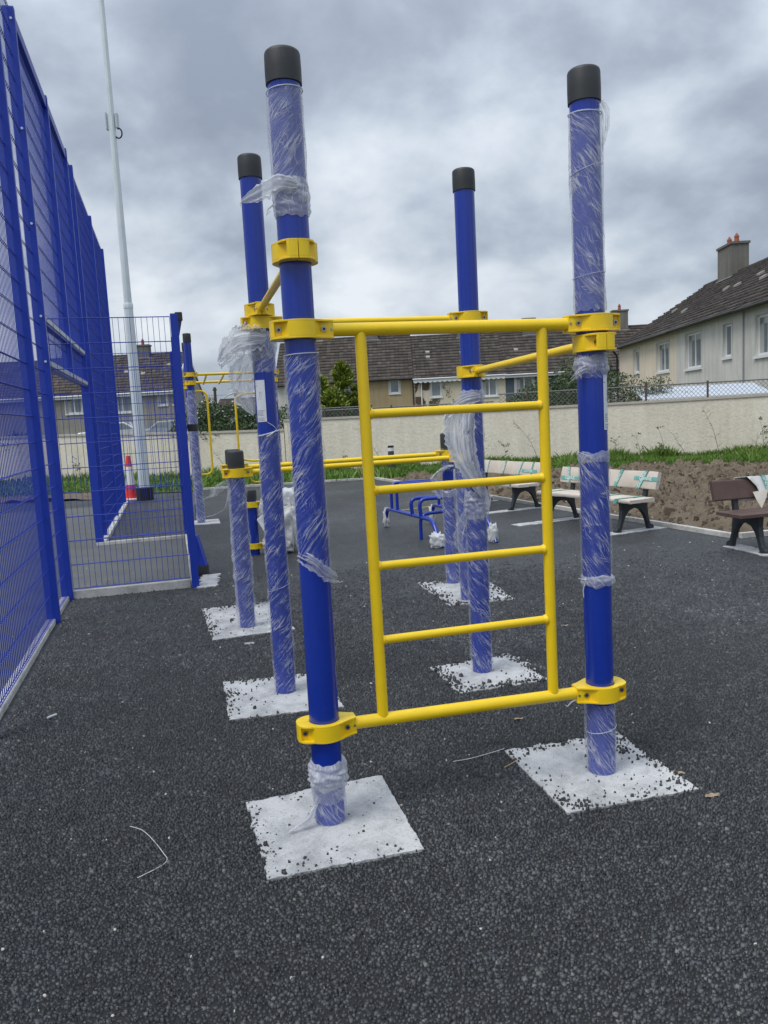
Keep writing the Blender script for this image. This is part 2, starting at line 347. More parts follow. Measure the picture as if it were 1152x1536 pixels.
SLABS = dict(
 A=[(-0.63,3.09),(-0.46,2.53),(0.08,2.67),(-0.07,3.28)], B=[(0.49,3.47),(0.64,2.87),(1.2,3.01),(1.05,3.61)],
 C=[(-1.03,4.65),(-0.87,4.02),(-0.27,4.13),(-.43,4.75)], D=[(0.23,4.72),(0.37,4.24),(0.90,4.39),(0.76,4.95)],
 L=[(-1.59,6.61),(-1.29,5.6),(-0.71,5.8),(-1.03,6.77)], R=[(0.27,7.23),(0.49,6.27),(1.04,6.38),(0.92,7.21)],
 M=[(-3.25,13.0),(-3.1,12.4),(-2.6,12.5),(-2.75,13.1)], N=[(-1.95,13.3),(-1.8,12.7),(-1.3,12.85),(-1.45,13.45)],
 P=[(-1.93,8.16),(-1.84,7.5),(-1.66,7.55),(-1.74,8.2)])
RAG = dict(A=(.014,.006,.004,.008), B=(.006,.005,.012,.020), C=(.010,.010,.014,.020), D=(.020,.012,.024,.030), L=(.008,.006,.012,.010), R=(.022,.012,.018,.012), M=(.01,)*4, N=(.01,)*4, P=(.02,.015,.035,.02))
SOUT = {}
def ragged(poly, amps, seed, step=.010):
    r = rng(seed); out = []; k = len(poly); cx = sum(p[0] for p in poly)/k; cy = sum(p[1] for p in poly)/k
    for i in range(k):
        a = Vector(poly[i]); b = Vector(poly[(i+1) % k]); d = (b - a); n = int(d.length / step); nn = Vector((-d.y, d.x)).normalized()
        if nn.dot(Vector((cx, cy)) - a) < 0: nn = -nn
        for j in range(n):
            s = j / n; p = a + d * s; e = min(1, 6 * min(s, 1 - s) + .15)
            w = amps[i] * e * (1.4 * mnoise.noise(Vector((p.x*14, p.y*14, seed))) + 1.2 * abs(mnoise.noise(Vector((p.x*45, p.y*45, seed)))) + r.uniform(-.25, .5))
            q = p + nn * w; out.append((q.x, q.y))
    return out
slab_lab = dict(
 A=('concrete_footing', 'pale square concrete footing nearest the camera around the front left blue post', 'footing'),
 B=('concrete_footing', 'pale square concrete footing around the front right blue post, crumbs along its back edge', 'footing'),
 C=('concrete_footing', 'pale concrete footing around the rear left tall post with the flapping film', 'footing'),
 D=('concrete_footing', 'small ragged concrete footing around the rear right tall post seen through the ladder', 'footing'),
 L=('concrete_footing', 'long concrete footing under the two short black capped posts at left', 'footing'),
 R=('concrete_footing', 'ragged concrete footing under the far right pair of short posts', 'footing'),
 M=('concrete_footing', 'concrete footing under the left posts of the distant monkey bars', 'footing'),
 N=('concrete_footing', 'concrete footing under the right posts of the distant monkey bars', 'footing'),
 P=('concrete_patch', 'ragged strip of spilled concrete beside the foot of the mesh return fence post', 'concrete patch'))
for i, (k, poly) in enumerate(SLABS.items()):
    out = ragged(poly, RAG[k], 11 + i, .010 if i < 4 else .016); SOUT[k] = out
    cx = sum(p[0] for p in poly)/len(poly); cy = sum(p[1] for p in poly)/len(poly)
    mb = MB(); q = [(x - cx, y - cy) for x, y in out]; mb.prism(q, -.01, .010 if k not in 'A' else .012)
    o = mb.build(slab_lab[k][0], CONC, loc=(cx, cy, 0)); tag(o, slab_lab[k][1], slab_lab[k][2], 'concrete footings of the workout posts' if k != 'P' else None)

# packed chips of the asphalt near the camera
def chips(px, py, size, seed, zlo=-.003, zhi=.004, hz=None, tone=None, flat=.55, tilt=.30):
    r = np.random.RandomState(seed); n = len(px); a0 = r.uniform(0, 6.283, n)
    V = np.zeros((n, 8, 3), np.float32); s = size * r.uniform(.65, 1.25, n)
    asp = r.uniform(.5, 1.0, n); h = (zhi * r.uniform(.35, 1.15, n)) if hz is None else hz
    tx = r.normal(0, tilt, n); ty = r.normal(0, tilt, n)
    for q in range(4):
        an = a0 + q * math.pi/2 + r.uniform(-.42, .42, n); rr = s * r.uniform(.48, .72, n)
        lx = np.cos(an) * rr; ly = np.sin(an) * rr * asp
        V[:, q, 0] = px + lx; V[:, q, 1] = py + ly; V[:, q, 2] = zlo
        k = r.uniform(flat - .15, flat + .2, n)
        V[:, 4+q, 0] = px + lx * k; V[:, 4+q, 1] = py + ly * k; V[:, 4+q, 2] = h + (lx * tx + ly * ty) * k + r.uniform(0, .0008, n)
    F = np.array([(4,5,6,7),(0,1,5,4),(1,2,6,5),(2,3,7,6),(3,0,4,7)])
    F = (F[None] + (np.arange(n) * 8)[:, None, None]).reshape(-1, 4)
    t = r.uniform(0, 1, n) if tone is None else tone
    return V.reshape(-1, 3), F, np.repeat(t, 8)
def field(y0, y1, sp, seed):
    ys = np.arange(y0, y1, sp); X = []; Y = []
    for y in ys:
        hw = .492 * (y + .19) + .10; xs = np.arange(-hw, hw, sp); X.append(xs); Y.append(np.full(len(xs), y))
    X = np.concatenate(X); Y = np.concatenate(Y); r = np.random.RandomState(seed)
    X = X + r.uniform(-.5, .5, len(X)) * sp; Y = Y + r.uniform(-.5, .5, len(Y)) * sp; keep = np.ones(len(X), bool)
    for k in 'ABCD': keep &= ~inpoly(X, Y, SOUT[k])
    f0, f1 = FP(-3.5, .06), FP(0, .06)      # not under the fence kerb
    side = (X - f0[0]) * (f1[1] - f0[1]) - (Y - f0[1]) * (f1[0] - f0[0]); keep &= side > 0
    return X[keep], Y[keep]
rs0 = np.random.RandomState(77)
xa, ya = field(1.72, 3.2, .0118, 1); xb, yb = field(3.2, 5.0, .0130, 2); xc_, yc_ = field(5.0, 8.2, .0180, 3)
kp = rs0.uniform(0, 1, len(yc_)) > np.clip((yc_ - 5.0) / 3.2, 0, 1) ** 1.0; xc_ = xc_[kp]; yc_ = yc_[kp]
px = np.concatenate([xa, xb, xc_]); py = np.concatenate([ya, yb, yc_]); sz = np.concatenate([rs0.uniform(.008, .0165, len(xa)), rs0.uniform(.009, .0165, len(xb)), np.full(len(xc_), .0185)])
V, F, t = chips(px, py, sz, 5, zlo=-.002, zhi=.0085, tilt=.26, flat=.72)
BIND = mat('bitumen_binder', (.012, .012, .013), .6, bump=(300, .6, .002)); hw = lambda y: .492 * (y + .19) + .09
bl_ = [(x, y) for x, y in ((-hw(1.72), 1.72), (hw(1.72), 1.72), (hw(5.1), 5.1), (-hw(5.1), 5.1))]; bl_[3] = (FP(-2.3, .05)[0], 5.1)
o = MB().add([(x, y, .0015) for x, y in [bl_[0], bl_[1], bl_[2], (FP(-2.2, .08)[0], 5.15), (FP(-2.75, .08)[0], FP(-2.75, .08)[1])]], [(0, 1, 2, 3, 4)]).build('asphalt_binder', BIND); tag(o, kind='structure')
o = np_mesh('asphalt_chippings', V, F, CHIP, col=t); tag(o, 'dark packed chippings of the fresh asphalt in the foreground', 'chippings', kind='stuff')
# loose crumbs lying on the footings
rs = np.random.RandomState(8); X = []; Y = []; Z = []; Sx = []
def crumbs(k, n, edge, smin, smax, bias=.7):
    poly = SLABS[k]
    for _ in range(n):
        if rs.rand() < bias:
            e = edge[rs.randint(len(edge))]; a = Vector(poly[e]); b = Vector(poly[(e+1) % 4]); c_ = Vector((sum(p[0] for p in poly)/4, sum(p[1] for p in poly)/4))
            s = rs.rand(); p = a.lerp(b, s) ; p = p.lerp(c_, abs(rs.normal(0, .13)) + mnoise.noise(Vector((s*7, e, 3))) * .08)
        else:
            u, v = rs.rand(), rs.rand(); p = (Vector(poly[0]).lerp(Vector(poly[1]), u)).lerp(Vector(poly[3]).lerp(Vector(poly[2]), u), v)
        X.append(p.x); Y.append(p.y); Z.append(.010); Sx.append(rs.uniform(smin, smax) * (1 if rs.rand() > .06 else 1.9))
crumbs('A', 150, (0, 0, 3, 1), .003, .010, .75); crumbs('B', 420, (3, 3, 2, 2, 0, 1), .003, .011, .85); crumbs('C', 260, (3, 3, 0, 2), .004, .012, .8)
crumbs('D', 520, (0, 1, 2, 3), .005, .014, .9); crumbs('L', 180, (0, 3), .006, .013, .8); crumbs('R', 420, (0, 1, 2, 3), .006, .016, .85)
for cx, cy, n, sg in ((.72, 2.93, 34, .022), (.64, 2.96, 14, .02), (-.31, 2.95, 4, .03), (-.36, 2.62, 8, .02), (-.95, 4.4, 40, .05), (.98, 3.42, 90, .06), (-.53, 2.75, 20, .03)):
    for _ in range(n): X.append(cx + rs.normal(0, sg)); Y.append(cy + rs.normal(0, sg)); Z.append(.010); Sx.append(rs.uniform(.005, .014))
X = np.array(X); Y = np.array(Y); Sx = np.array(Sx)
V, F, t = chips(X, Y, Sx, 9, zlo=.006, hz=.011 + Sx * .65, tone=rs.uniform(0, .6, len(X)), flat=.7)
o = np_mesh('asphalt_crumbs', V, F, CHIP, col=t); tag(o, 'loose black asphalt crumbs scattered over the pale concrete footings', 'crumbs', kind='stuff')
# pale specks on the tarmac
SPECK = mat('pale_stone', (.50, .46, .38), .8, var=(60, 1, (.62, .60, .56)))
n = 230; yy = rs.uniform(1.9, 9, n); xx = rs.uniform(-.5, .5, n) * (yy + .3)
V, F, t = chips(xx, yy, rs.uniform(.004, .013, n) * (1 + yy * .06), 10, zlo=.001, hz=np.full(n, .006))
o = np_mesh('stone_specks', V, F, SPECK); tag(o, 'small pale stone specks strewn across the dark asphalt', 'stone chips', kind='stuff')

# kerbs
def kerb_run(name, a, b, w, z0, z1, seg=.915, parent=None):
    a = Vector(a); b = Vector(b); d = b - a; Ln = d.length; n = max(1, round(Ln / seg)); ang = math.atan2(d.y, d.x)
    e = bpy.data.objects.new(name, None); C.objects.link(e); e.location = (a.x, a.y, 0); e.rotation_euler = (0, 0, ang); tag(e, kind='structure')
    s = Ln / n; r = rng(int(abs(a.x * 91 + b.y * 37) * 10)); me = None
    for i in range(n):
        if me is None:
            o = MB().box((.004, -w/2, z0), (s - .004, w/2, z1)).build('kerb_stone', KERBM, e, bevel=.006); me = o
        else: o = link_copy(me, e)
        o.location = (i * s, r.uniform(-.004, .004), r.uniform(-.004, .004)); o.rotation_euler = (0, 0, r.uniform(-.002, .002))
    return e
kerb_run('kerb', KN, KF, .055, -.05, .055)
kerb_run('kerb', (KN[0] + .06, KN[1] - .02), (16, 11.5), .055, -.05, .055)
kerb_run('kerb', KF, (-4.4, 19.4), .055, -.05, .05)
kerb_run('kerb', FP(-3.6, -.018), FP(0, -.018), .07, -.05, .035, 1.8)
kerb_run('kerb', FP(.03, .05), FP(.03, 1.13), .07, -.05, .075, 1.2)
kerb_run('kerb', FP(0, 1.17), FP(3.6, 1.17), .07, -.05, .06, 1.2)
kerb_run('kerb', FP(3.6, -.05), FP(3.6, 1.13), .07, -.05, .05, 1.2)
kerb_run('kerb', FP(3.64, .02), FP(9.9, .02), .12, -.05, .05, 1.5)

# soil bed
SOILM = mat('turned_soil', (.080, .058, .038), .95, var=(5, 1.3, (.21, .165, .115)), bump=(22, 1.0, .04))
def wallY(x): return 21.35 - .165 * x if x < 0 else 21.35 - .195 * x
def wallY_np(x): return np.where(x < 0, 21.35 - .165 * x, 21.35 - .195 * x)
gx = np.arange(-.6, 16, .055); gy = np.arange(8.6, 20.6, .055); GX, GY = np.meshgrid(gx, gy)
GX = GX + .02 * (vnoise(GX * 40, GY * 40, 5) - .5); Hh = .34 * fbm(GX * 1.1, GY * 1.1, 3, 2) + .34 * np.abs(fbm(GX * 4.5, GY * 4.5, 3, 7) * 2 - 1) + .12 * vnoise(GX * 9, GY * 9, 9) + .05 * vnoise(GX * 26, GY * 26, 19) - .18
kd = Vector(KF) - Vector(KN); kn = Vector((-kd.y, kd.x)).normalized()      # distance from the kerb line
dist = -((GX - KN[0]) * kn.x + (GY - KN[1]) * kn.y)
kr = Vector((12.11, 2.75)).normalized(); dist2 = (GX - KN[0]) * -kr.y + (GY - KN[1]) * kr.x
edge = np.minimum(np.minimum(dist, dist2), 2.0)
gd = (wallY_np(GX) - 1.5 - .25 * vnoise(GX * 1.7, GY * 0, 4)) - GY
Hh = Hh * .8
Hh = np.where(edge < .5, Hh * np.clip(edge / .5, 0, 1) + .01, Hh); Hh = Hh * np.clip(gd / .5 + .2, .15, 1)
ok = (edge > .02) & (gd > -.5); idx = -np.ones(GX.shape, int); idx[ok] = np.arange(ok.sum())
V = np.stack([GX[ok], GY[ok], np.maximum(Hh[ok], -.02)], 1); q = ok[:-1,:-1] & ok[1:,:-1] & ok[:-1,1:] & ok[1:,1:]
F = np.stack([idx[:-1,:-1][q], idx[:-1,1:][q], idx[1:,1:][q], idx[1:,:-1][q]], 1)
o = np_mesh('soil', V, F, SOILM, smooth=False); tag(o, kind='structure')
CLODM = bpy.data.materials.new('soil_clod'); CLODM.use_nodes = True; _t = CLODM.node_tree; _a = N(_t, 'ShaderNodeAttribute', attribute_name='tone'); L(_t, ramp(_t, _a.outputs['Fac'], [(0, (.045, .033, .021)), (.5, (.125, .094, .062)), (1, (.27, .22, .16))]), _t.nodes['Principled BSDF'].inputs['Base Color']); _t.nodes['Principled BSDF'].inputs['Roughness'].default_value = .95
_c = N(_t, 'ShaderNodeTexCoord'); _n = N(_t, 'ShaderNodeTexNoise', ins={'Scale': 45, 'Detail': 4}); L(_t, _c.outputs['Object'], _n.inputs['Vector']); _b = N(_t, 'ShaderNodeBump', ins={'Strength': 1.0, 'Distance': .02}); L(_t, _n.outputs[0], _b.inputs['Height']); L(_t, _b.outputs[0], _t.nodes['Principled BSDF'].inputs['Normal'])
n = 26000; cx = rs.uniform(-.4, 15, n); cy = rs.uniform(8.7, 19, n)
def soil_h(x, y):
    i = np.clip(((x - gx[0]) / .055).astype(int), 0, len(gx) - 1); j = np.clip(((y - gy[0]) / .055).astype(int), 0, len(gy) - 1); return Hh[j, i], ok[j, i]
hh, kk = soil_h(cx, cy); cx = cx[kk]; cy = cy[kk]; hh = hh[kk]; sz = rs.gamma(2.0, .015, len(cx)) + .015; sz = np.minimum(sz, .15)
V, F, t = chips(cx, cy, sz, 12, zlo=0, hz=np.zeros(len(cx)), flat=.6); V = V.reshape(-1, 8, 3); V[:, :4, 2] = (hh - .02)[:, None]; V[:, 4:, 2] += (hh + sz * .45)[:, None]
o = np_mesh('soil_clods', V.reshape(-1, 3), F, CLODM, col=np.repeat(np.clip(rs.normal(.45, .25, len(cx)), 0, 1), 8)); tag(o, 'lumpy brown clods of freshly turned soil behind the benches', 'soil clods', kind='stuff')
STN = mat('soil_stones', (.30, .27, .23), .8)
n = 420; cx = rs.uniform(-.4, 12, n); cy = rs.uniform(8.7, 18, n); hh, kk = soil_h(cx, cy); cx = cx[kk]; cy = cy[kk]; hh = hh[kk]; sz = rs.uniform(.02, .05, len(cx))
V, F, t = chips(cx, cy, sz, 13, zlo=0, hz=np.zeros(len(cx))); V = V.reshape(-1, 8, 3); V[:, :4, 2] = hh[:, None]; V[:, 4:, 2] += (hh + sz * .5)[:, None]
o = np_mesh('soil_stones', V.reshape(-1, 3), F, STN); tag(o, 'pale stones sticking out of the brown soil bed', 'stones', kind='stuff')
# left soil beyond the pitch
gx2 = np.arange(-26, -4.4, .1); gy2 = np.arange(17.4, 23.4, .1); A_, B_ = np.meshgrid(gx2, gy2); h2 = .2 * fbm(A_ * 2.2, B_ * 2.2, 4, 31) - .04
lo = (B_ > 17.7 - .165 * (A_ + 4.6)) & (B_ < 19.3 - .165 * (A_ + 4.6)) & (A_ < -5.9); hi = B_ < 20.4 - .165 * (A_ + 4.6) * .5; okk = lo; ix = -np.ones(A_.shape, int); ix[okk] = np.arange(okk.sum())
q = okk[:-1,:-1] & okk[1:,:-1] & okk[:-1,1:] & okk[1:,1:]
o = np_mesh('soil', np.stack([A_[okk], B_[okk], h2[okk]], 1), np.stack([ix[:-1,:-1][q], ix[:-1,1:][q], ix[1:,1:][q], ix[1:,:-1][q]], 1), SOILM); tag(o, kind='structure')

# grass strip
GR = mat('grass_sod', (.055, .085, .022), .95, var=(3, 1, (.10, .11, .04)))
def gedge(x):      # front edge of the grass strip
    return np.where(x > -.1, wallY_np(x) - 1.6, np.where(x > -4.6, 20.02 + (x + .2) * .145, 18.9 - .165 * (x + 4.6)))
xs = np.arange(-28, 16.2, .4); top = []; 
V = np.concatenate([np.stack([xs, gedge(xs), np.full(len(xs), .02)], 1), np.stack([xs, wallY_np(xs) + .05, np.full(len(xs), .10)], 1)]); n = len(xs)
F = np.stack([np.arange(n-1), np.arange(1, n), np.arange(n+1, 2*n), np.arange(n, 2*n-1)], 1)
o = np_mesh('grass_verge', V, F, GR); tag(o, kind='structure')
GB = bpy.data.materials.new('grass_blades'); GB.use_nodes = True; t_ = GB.node_tree; b_ = t_.nodes['Principled BSDF']
at = N(t_, 'ShaderNodeAttribute', attribute_name='tone'); L(t_, ramp(t_, at.outputs['Fac'], [(0, (.07, .13, .022)), (.6, (.13, .24, .035)), (.9, (.20, .31, .05)), (1, (.38, .34, .16))]), b_.inputs['Base Color']); b_.inputs['Roughness'].default_value = .6
def grass(n, x0, x1, seed, hmin, hmax, thin=.012):
    r = np.random.RandomState(seed); x = r.uniform(x0, x1, n); f = r.uniform(0, 1, n) ** .8; y0 = gedge(x); y1 = wallY_np(x) - .02; y = y0 + (y1 - y0) * f + r.normal(0, .05, n)
    cl = vnoise(x * 1.7, y * 1.7, 3); h = r.uniform(hmin, hmax, n) * (.5 + 1.0 * cl) * (1 + .5 * (f > .85)); a = r.uniform(0, 6.28, n); w = thin * r.uniform(.6, 1.6, n)
    lx = r.normal(0, .35, n) * h; ly = r.normal(0, .35, n) * h; z = .02 + .08 * f
    V = np.zeros((n, 4, 3)); V[:, 0] = np.stack([x - np.cos(a) * w, y - np.sin(a) * w, z], 1); V[:, 1] = np.stack([x + np.cos(a) * w, y + np.sin(a) * w, z], 1)
    V[:, 2] = np.stack([x + lx + np.cos(a) * w * .25, y + ly + np.sin(a) * w * .25, z + h], 1); V[:, 3] = np.stack([x + lx * .45 - np.cos(a) * w * .8, y + ly * .45 - np.sin(a) * w * .8, z + h * .6], 1)
    F = (np.array([0, 1, 2, 3])[None] + (np.arange(n) * 4)[:, None]); return V.reshape(-1, 3), F, np.repeat(np.clip(cl * .5 + r.uniform(0, .55, n), 0, 1), 4)
V, F, t = grass(52000, -.4, 14, 21, .07, .22); o = np_mesh('grass', V, F, GB, col=t); tag(o, 'bright green uncut grass along the foot of the cream wall', 'grass', kind='stuff')
V, F, t = grass(30000, -22, -.4, 22, .07, .20, .014); o = np_mesh('grass', V, F, GB, col=t); tag(o, 'green grass verge in front of the lower left garden wall', 'grass', kind='stuff')

# ------------------------------------------------------------------ garden wall
def wall_piece(name, pts, label, th=.22, cope=.06):
    """pts: (x, y, top) along the wall"""
    t = thing(name, label, 'wall', (pts[0][0], pts[0][1], 0)); ox, oy = pts[0][0], pts[0][1]
    for nm, m_, grow, zo in (('wall_face', WALLM, 0, 0), ('coping', COPE, .025, 1)):
        mb = MB(); k = len(pts); vs = []
        for i, (x, y, z) in enumerate(pts):
            zb, zt = (-.1, z - cope) if zo == 0 else (z - cope, z)
            vs += [(x-ox, y-oy-grow, zb), (x-ox, y-oy+th+grow, zb), (x-ox, y-oy+th+grow, zt), (x-ox, y-oy-grow, zt)]
        fs = [(0,1,2,3), tuple(4*(k-1)+q for q in (3,2,1,0))]
        for i in range(k-1):
            for q in range(4): fs.append((4*i+q, 4*(i+1)+q, 4*(i+1)+(q+1) % 4, 4*i+(q+1) % 4))
        mb.add(vs, fs); mb.build(nm, m_, t)
    return t
wall_piece('garden_wall', [(x, wallY(x), h) for x, h in ((-2.6,1.62),(0,1.60),(3,1.60),(6.5,1.60),(9.5,1.62),(15.5,1.64))], 'long cream roughcast garden wall behind the benches')
wall_piece('garden_wall', [(x, wallY(x) + .02, h) for x, h in ((-28,1.75),(-16,1.62),(-9,1.52),(-5,1.40),(-2.62,1.36))], 'lower cream garden wall behind the mesh fence and under the hedge')
# ------------------------------------------------------------------ posts, clamps, film
PR_ = .0572
def arc(c, r, a0, a1, n): return [(c[0] + r * math.cos(a0 + (a1 - a0) * i / n), c[1] + r * math.sin(a0 + (a1 - a0) * i / n)) for i in range(n + 1)]
def make_post(parent, x, y, h, cap=.118, r=PR_, rel=None):
    t = 0
    p = MB().lathe([(r, -.02), (r, h - .03)], 40).build('post', BLUE, parent, smooth=40, loc=(x, y, 0))
    c = MB().lathe([(r + .001, h - cap), (r + .006, h - cap + .001), (r + .0065, h - cap * .6), (r + .0055, h - .014), (r + .003, h - .006), (r - .003, h - .001), (r - .010, h)], 40).build('cap', CAPM, p, smooth=40)
    return p
def clamp_meshes():
    H = .066; fl = .0075; Ro = PR_ + .0008
    def outline(side, mid):
        # outer contour for y>0 from +x end to -x end
        AR = [(.082 * math.cos(R(a)), .082 * math.sin(R(a))) for a in range(56, 129, 8)]
        if not mid: o = [(.120, .0012), (.120, .027), (.110, .031), (.094, .038), (.078, .047), (.062, .0575)] + AR + [(-.066, .062), (-.082, .055), (-.095, .044), (-.103, .031), (-.106, .018), (-.107, .0012)]
        else: o = [(.120, .0012), (.120, .024), (.108, .028), (.102, .030), (.072, .031), (.062, .044), (.050, .060), (.0459, .0668)] + AR[:] + [(-.0505, .0635), (-.054, .058), (-.062, .044), (-.072, .031), (-.090, .031), (-.097, .040), (-.103, .031), (-.106, .018), (-.107, .0012)]
        inner = arc((0, 0), Ro, math.pi - .02, .02, 14)
        q = o + inner
        return [(a, side * b) for a, b in (q if side > 0 else list(reversed(q)))]
    mb = MB()
    for s in (1, -1):
        mb.prism(outline(s, False), 0, fl); mb.prism(outline(s, True), fl, H - fl); mb.prism(outline(s, False), H - fl, H)
    me = mb.build('clamp', YEL, None); 
    bl = []
    for s in (1, -1):
        for bx in (.083, -.080):
            bo = MB(); poly = [(bx + .0105 * math.cos(a), H/2 + .0105 * math.sin(a)) for a in [i * math.pi/3 for i in range(6)]]
            bo.prism(poly, .030 if s > 0 else -.036, .036 if s > 0 else -.030, 0, 'y')
            poly = [(bx + .0055 * math.cos(a), H/2 + .0055 * math.sin(a)) for a in [i * math.pi/3 for i in range(6)]]
            bo.prism(poly, .0361 if s > 0 else -.0366, .0366 if s > 0 else -.0361, 1, 'y'); bl.append(bo.build('bolt', [STEEL, DARK], None))
        bo = MB(); poly = [(.112 + .005 * math.cos(a), H/2 + .005 * math.sin(a)) for a in [i * math.pi/4 for i in range(8)]]
        bo.prism(poly, .024 if s > 0 else -.0295, .0295 if s > 0 else -.024, 0, 'y'); bl.append(bo.build('screw', STEEL, None))
    return me, bl
_cl, _bo = clamp_meshes(); _clu = [False]
_cl.modifiers.new('b', 'BEVEL').width = .0018; _cl.modifiers[0].segments = 2; _cl.modifiers[0].limit_method = 'ANGLE'; _cl.modifiers[0].angle_limit = R(40)
def clamp(parent, x, y, z, direction):
    if not _clu[0]:
        c = _cl; c.parent = parent; _clu[0] = True
        for b in _bo: b.parent = c
    else:
        c = link_copy(_cl, parent)
        for b in _bo: link_copy(b, c)
    c.location = (x, y, z - .033); c.rotation_euler = (0, 0, math.atan2(direction[1], direction[0]))
    return c
# film sleeve around a post (child of post, so in the post's own coordinates)
def sleeve(post, z0, z1, seed, haze=.2, m=None, grow=.004, top=None, bot=None, tent=.004, r=PR_, wr=.0016, ntheta=56, name='film_wrap'):
    rr = rng(seed); nz = max(6, int((z1 - z0) / .012)); V = []; UVs = []
    ph = rr.uniform(0, 6.28); per = 2 * math.pi * r
    for i in range(nz + 1):
        f = i / nz
        for j in range(ntheta + 1):
            th = 2 * math.pi * j / ntheta; cx_, sx_ = math.cos(th), math.sin(th)
            tz = mnoise.noise(Vector((cx_ * 2.2, sx_ * 2.2, seed))) * .02 + abs(mnoise.noise(Vector((cx_ * 7, sx_ * 7, seed + 5)))) * .016
            zt = z1 + (top(th) if top else 0) - abs(tz) * .5; zb = z0 + (bot(th) if bot else 0) + abs(mnoise.noise(Vector((cx_ * 6, sx_ * 6, seed + 9)))) * .022
            z = zb + (zt - zb) * f
            a = mnoise.noise(Vector((cx_ * 1.5 + z * 4, sx_ * 1.5, z * 11 + seed))); b2 = mnoise.noise(Vector((cx_ * 9 + z * 28, sx_ * 9, z * 30 + seed)))
            rad = r + grow + tent * max(0, a) * 2.2 + wr * b2 + max(0, math.cos(th - ph - z * .7)) ** 6 * tent * 1.2
            rad = max(rad, r + .0012)
            V.append((rad * cx_, rad * sx_, z)); UVs.append((th * r, z))
    w = ntheta + 1; F = [(i*w+j, i*w+j+1, (i+1)*w+j+1, (i+1)*w+j) for i in range(nz) for j in range(ntheta)]
    o = np_mesh(name, V, F, m or FILM_A, smooth=True, parent=post, uv=UVs); o['haze'] = haze
    return o
def bunch(post, z0, z1, seed, haze=.5, out=.012, r=PR_, m=None):
    rr = rng(seed); n = 60; nz = 26; V = []; UVs = []; ph = rr.uniform(0, 6.28)
    for i in range(nz + 1):
        f = i / nz; env = math.sin(math.pi * min(1, max(0, f))) ** .6
        for j in range(n + 1):
            th = 2 * math.pi * j / n; cx_, sx_ = math.cos(th), math.sin(th)
            z = z0 + (z1 - z0) * f + .012 * mnoise.noise(Vector((cx_ * 2.5, sx_ * 2.5, seed + f)))
            rid = abs(mnoise.noise(Vector((cx_ * 1.1, sx_ * 1.1, (z + .012 * math.sin(th + ph)) * 46 + seed)))) ; rid2 = mnoise.noise(Vector((cx_ * 3, sx_ * 3, z * 110)))
            rad = r + .003 + env * (out * (.30 + 1.1 * rid) + out * .22 * rid2) + env * out * .5 * max(0, math.cos(th - ph))
            V.append((max(rad, r + .0015) * cx_, max(rad, r + .0015) * sx_, z)); UVs.append((th * r, z * 1.7 + seed))
    w = n + 1; F = [(i*w+j, i*w+j+1, (i+1)*w+j+1, (i+1)*w+j) for i in range(nz) for j in range(n)]
    o = np_mesh('film_bunch', V, F, m or FILM_D, smooth=True, parent=post, uv=UVs); o['haze'] = haze; return o
def flap(post, spine, widths, seed, haze=.35, fold=.02, wdir=(0, 0, 1), nu=40, nv=26, rag=.25, name='film_flap', m=None):
    """loose film: spine points in the post's coordinates, half width along wdir"""
    sp = [Vector(p) for p in spine]; k = len(sp) - 1; V = []; UVs = []; wd0 = Vector(wdir).normalized(); ln = 0; last = None
    for i in range(nu + 1):
        f = i / nu * k; a = min(int(f), k - 1); s = f - a; p0 = sp[max(a-1,0)]; p1 = sp[a]; p2 = sp[a+1]; p3 = sp[min(a+2,k)]
        p = .5 * ((2*p1) + (p2-p0)*s + (2*p0-5*p1+4*p2-p3)*s*s + (3*p1-p0-3*p2+p3)*s**3); wv = widths[a] * (1-s) + widths[a+1] * s
        d = (sp[min(a+1,k)] - sp[a]).normalized(); nrm = d.cross(wd0).normalized()
        if last is not None: ln += (p - last).length
        last = p
        for j in range(nv + 1):
            g = j / nv * 2 - 1; edge = 1 + rag * mnoise.noise(Vector((i * .35, (0 if g < 0 else 9), seed))) * abs(g) 
            q = p + wd0 * (g * wv * edge) + nrm * (fold * 2.0 * mnoise.noise(Vector((g * 2.6 + seed, ln * 3, seed))) + fold * .9 * mnoise.noise(Vector((g * 8 + ln * 3, ln * 5, seed + 3))) + fold * .35 * mnoise.noise(Vector((g * 14, ln * 16, seed + 7)))) + d * (.03 * mnoise.noise(Vector((g * 3, seed, 2))) * (i / nu)) * (1 + rag)
            V.append(q); UVs.append((g * .12 + seed, ln))
    w = nv + 1; F = [(i*w+j, i*w+j+1, (i+1)*w+j+1, (i+1)*w+j) for i in range(nu) for j in range(nv)]
    o = np_mesh(name, [tuple(v) for v in V], F, m or FILM_D, smooth=True, parent=post, uv=UVs); o['haze'] = haze; return o
def strand(post, pts, r=.0016, name='film_strand', seed=0):
    return MB().tube(pts, [r * (1 - .6 * i / len(pts)) for i in range(len(pts))], 5).build(name, PLASTER, post, smooth=60)
def ring(post, z, dz=0, r=PR_ + .006, tr=.0022, ph=0):
    pts = [((r) * math.cos(a), (r) * math.sin(a), z + dz * math.cos(a - ph)) for a in [2*math.pi*i/28 for i in range(29)]]
    return MB().tube(pts, tr, 6, cap=False).build('film_edge', FILMR, post, smooth=60)
FILMR = mat('rolled_film', (.55, .58, .66), .35)
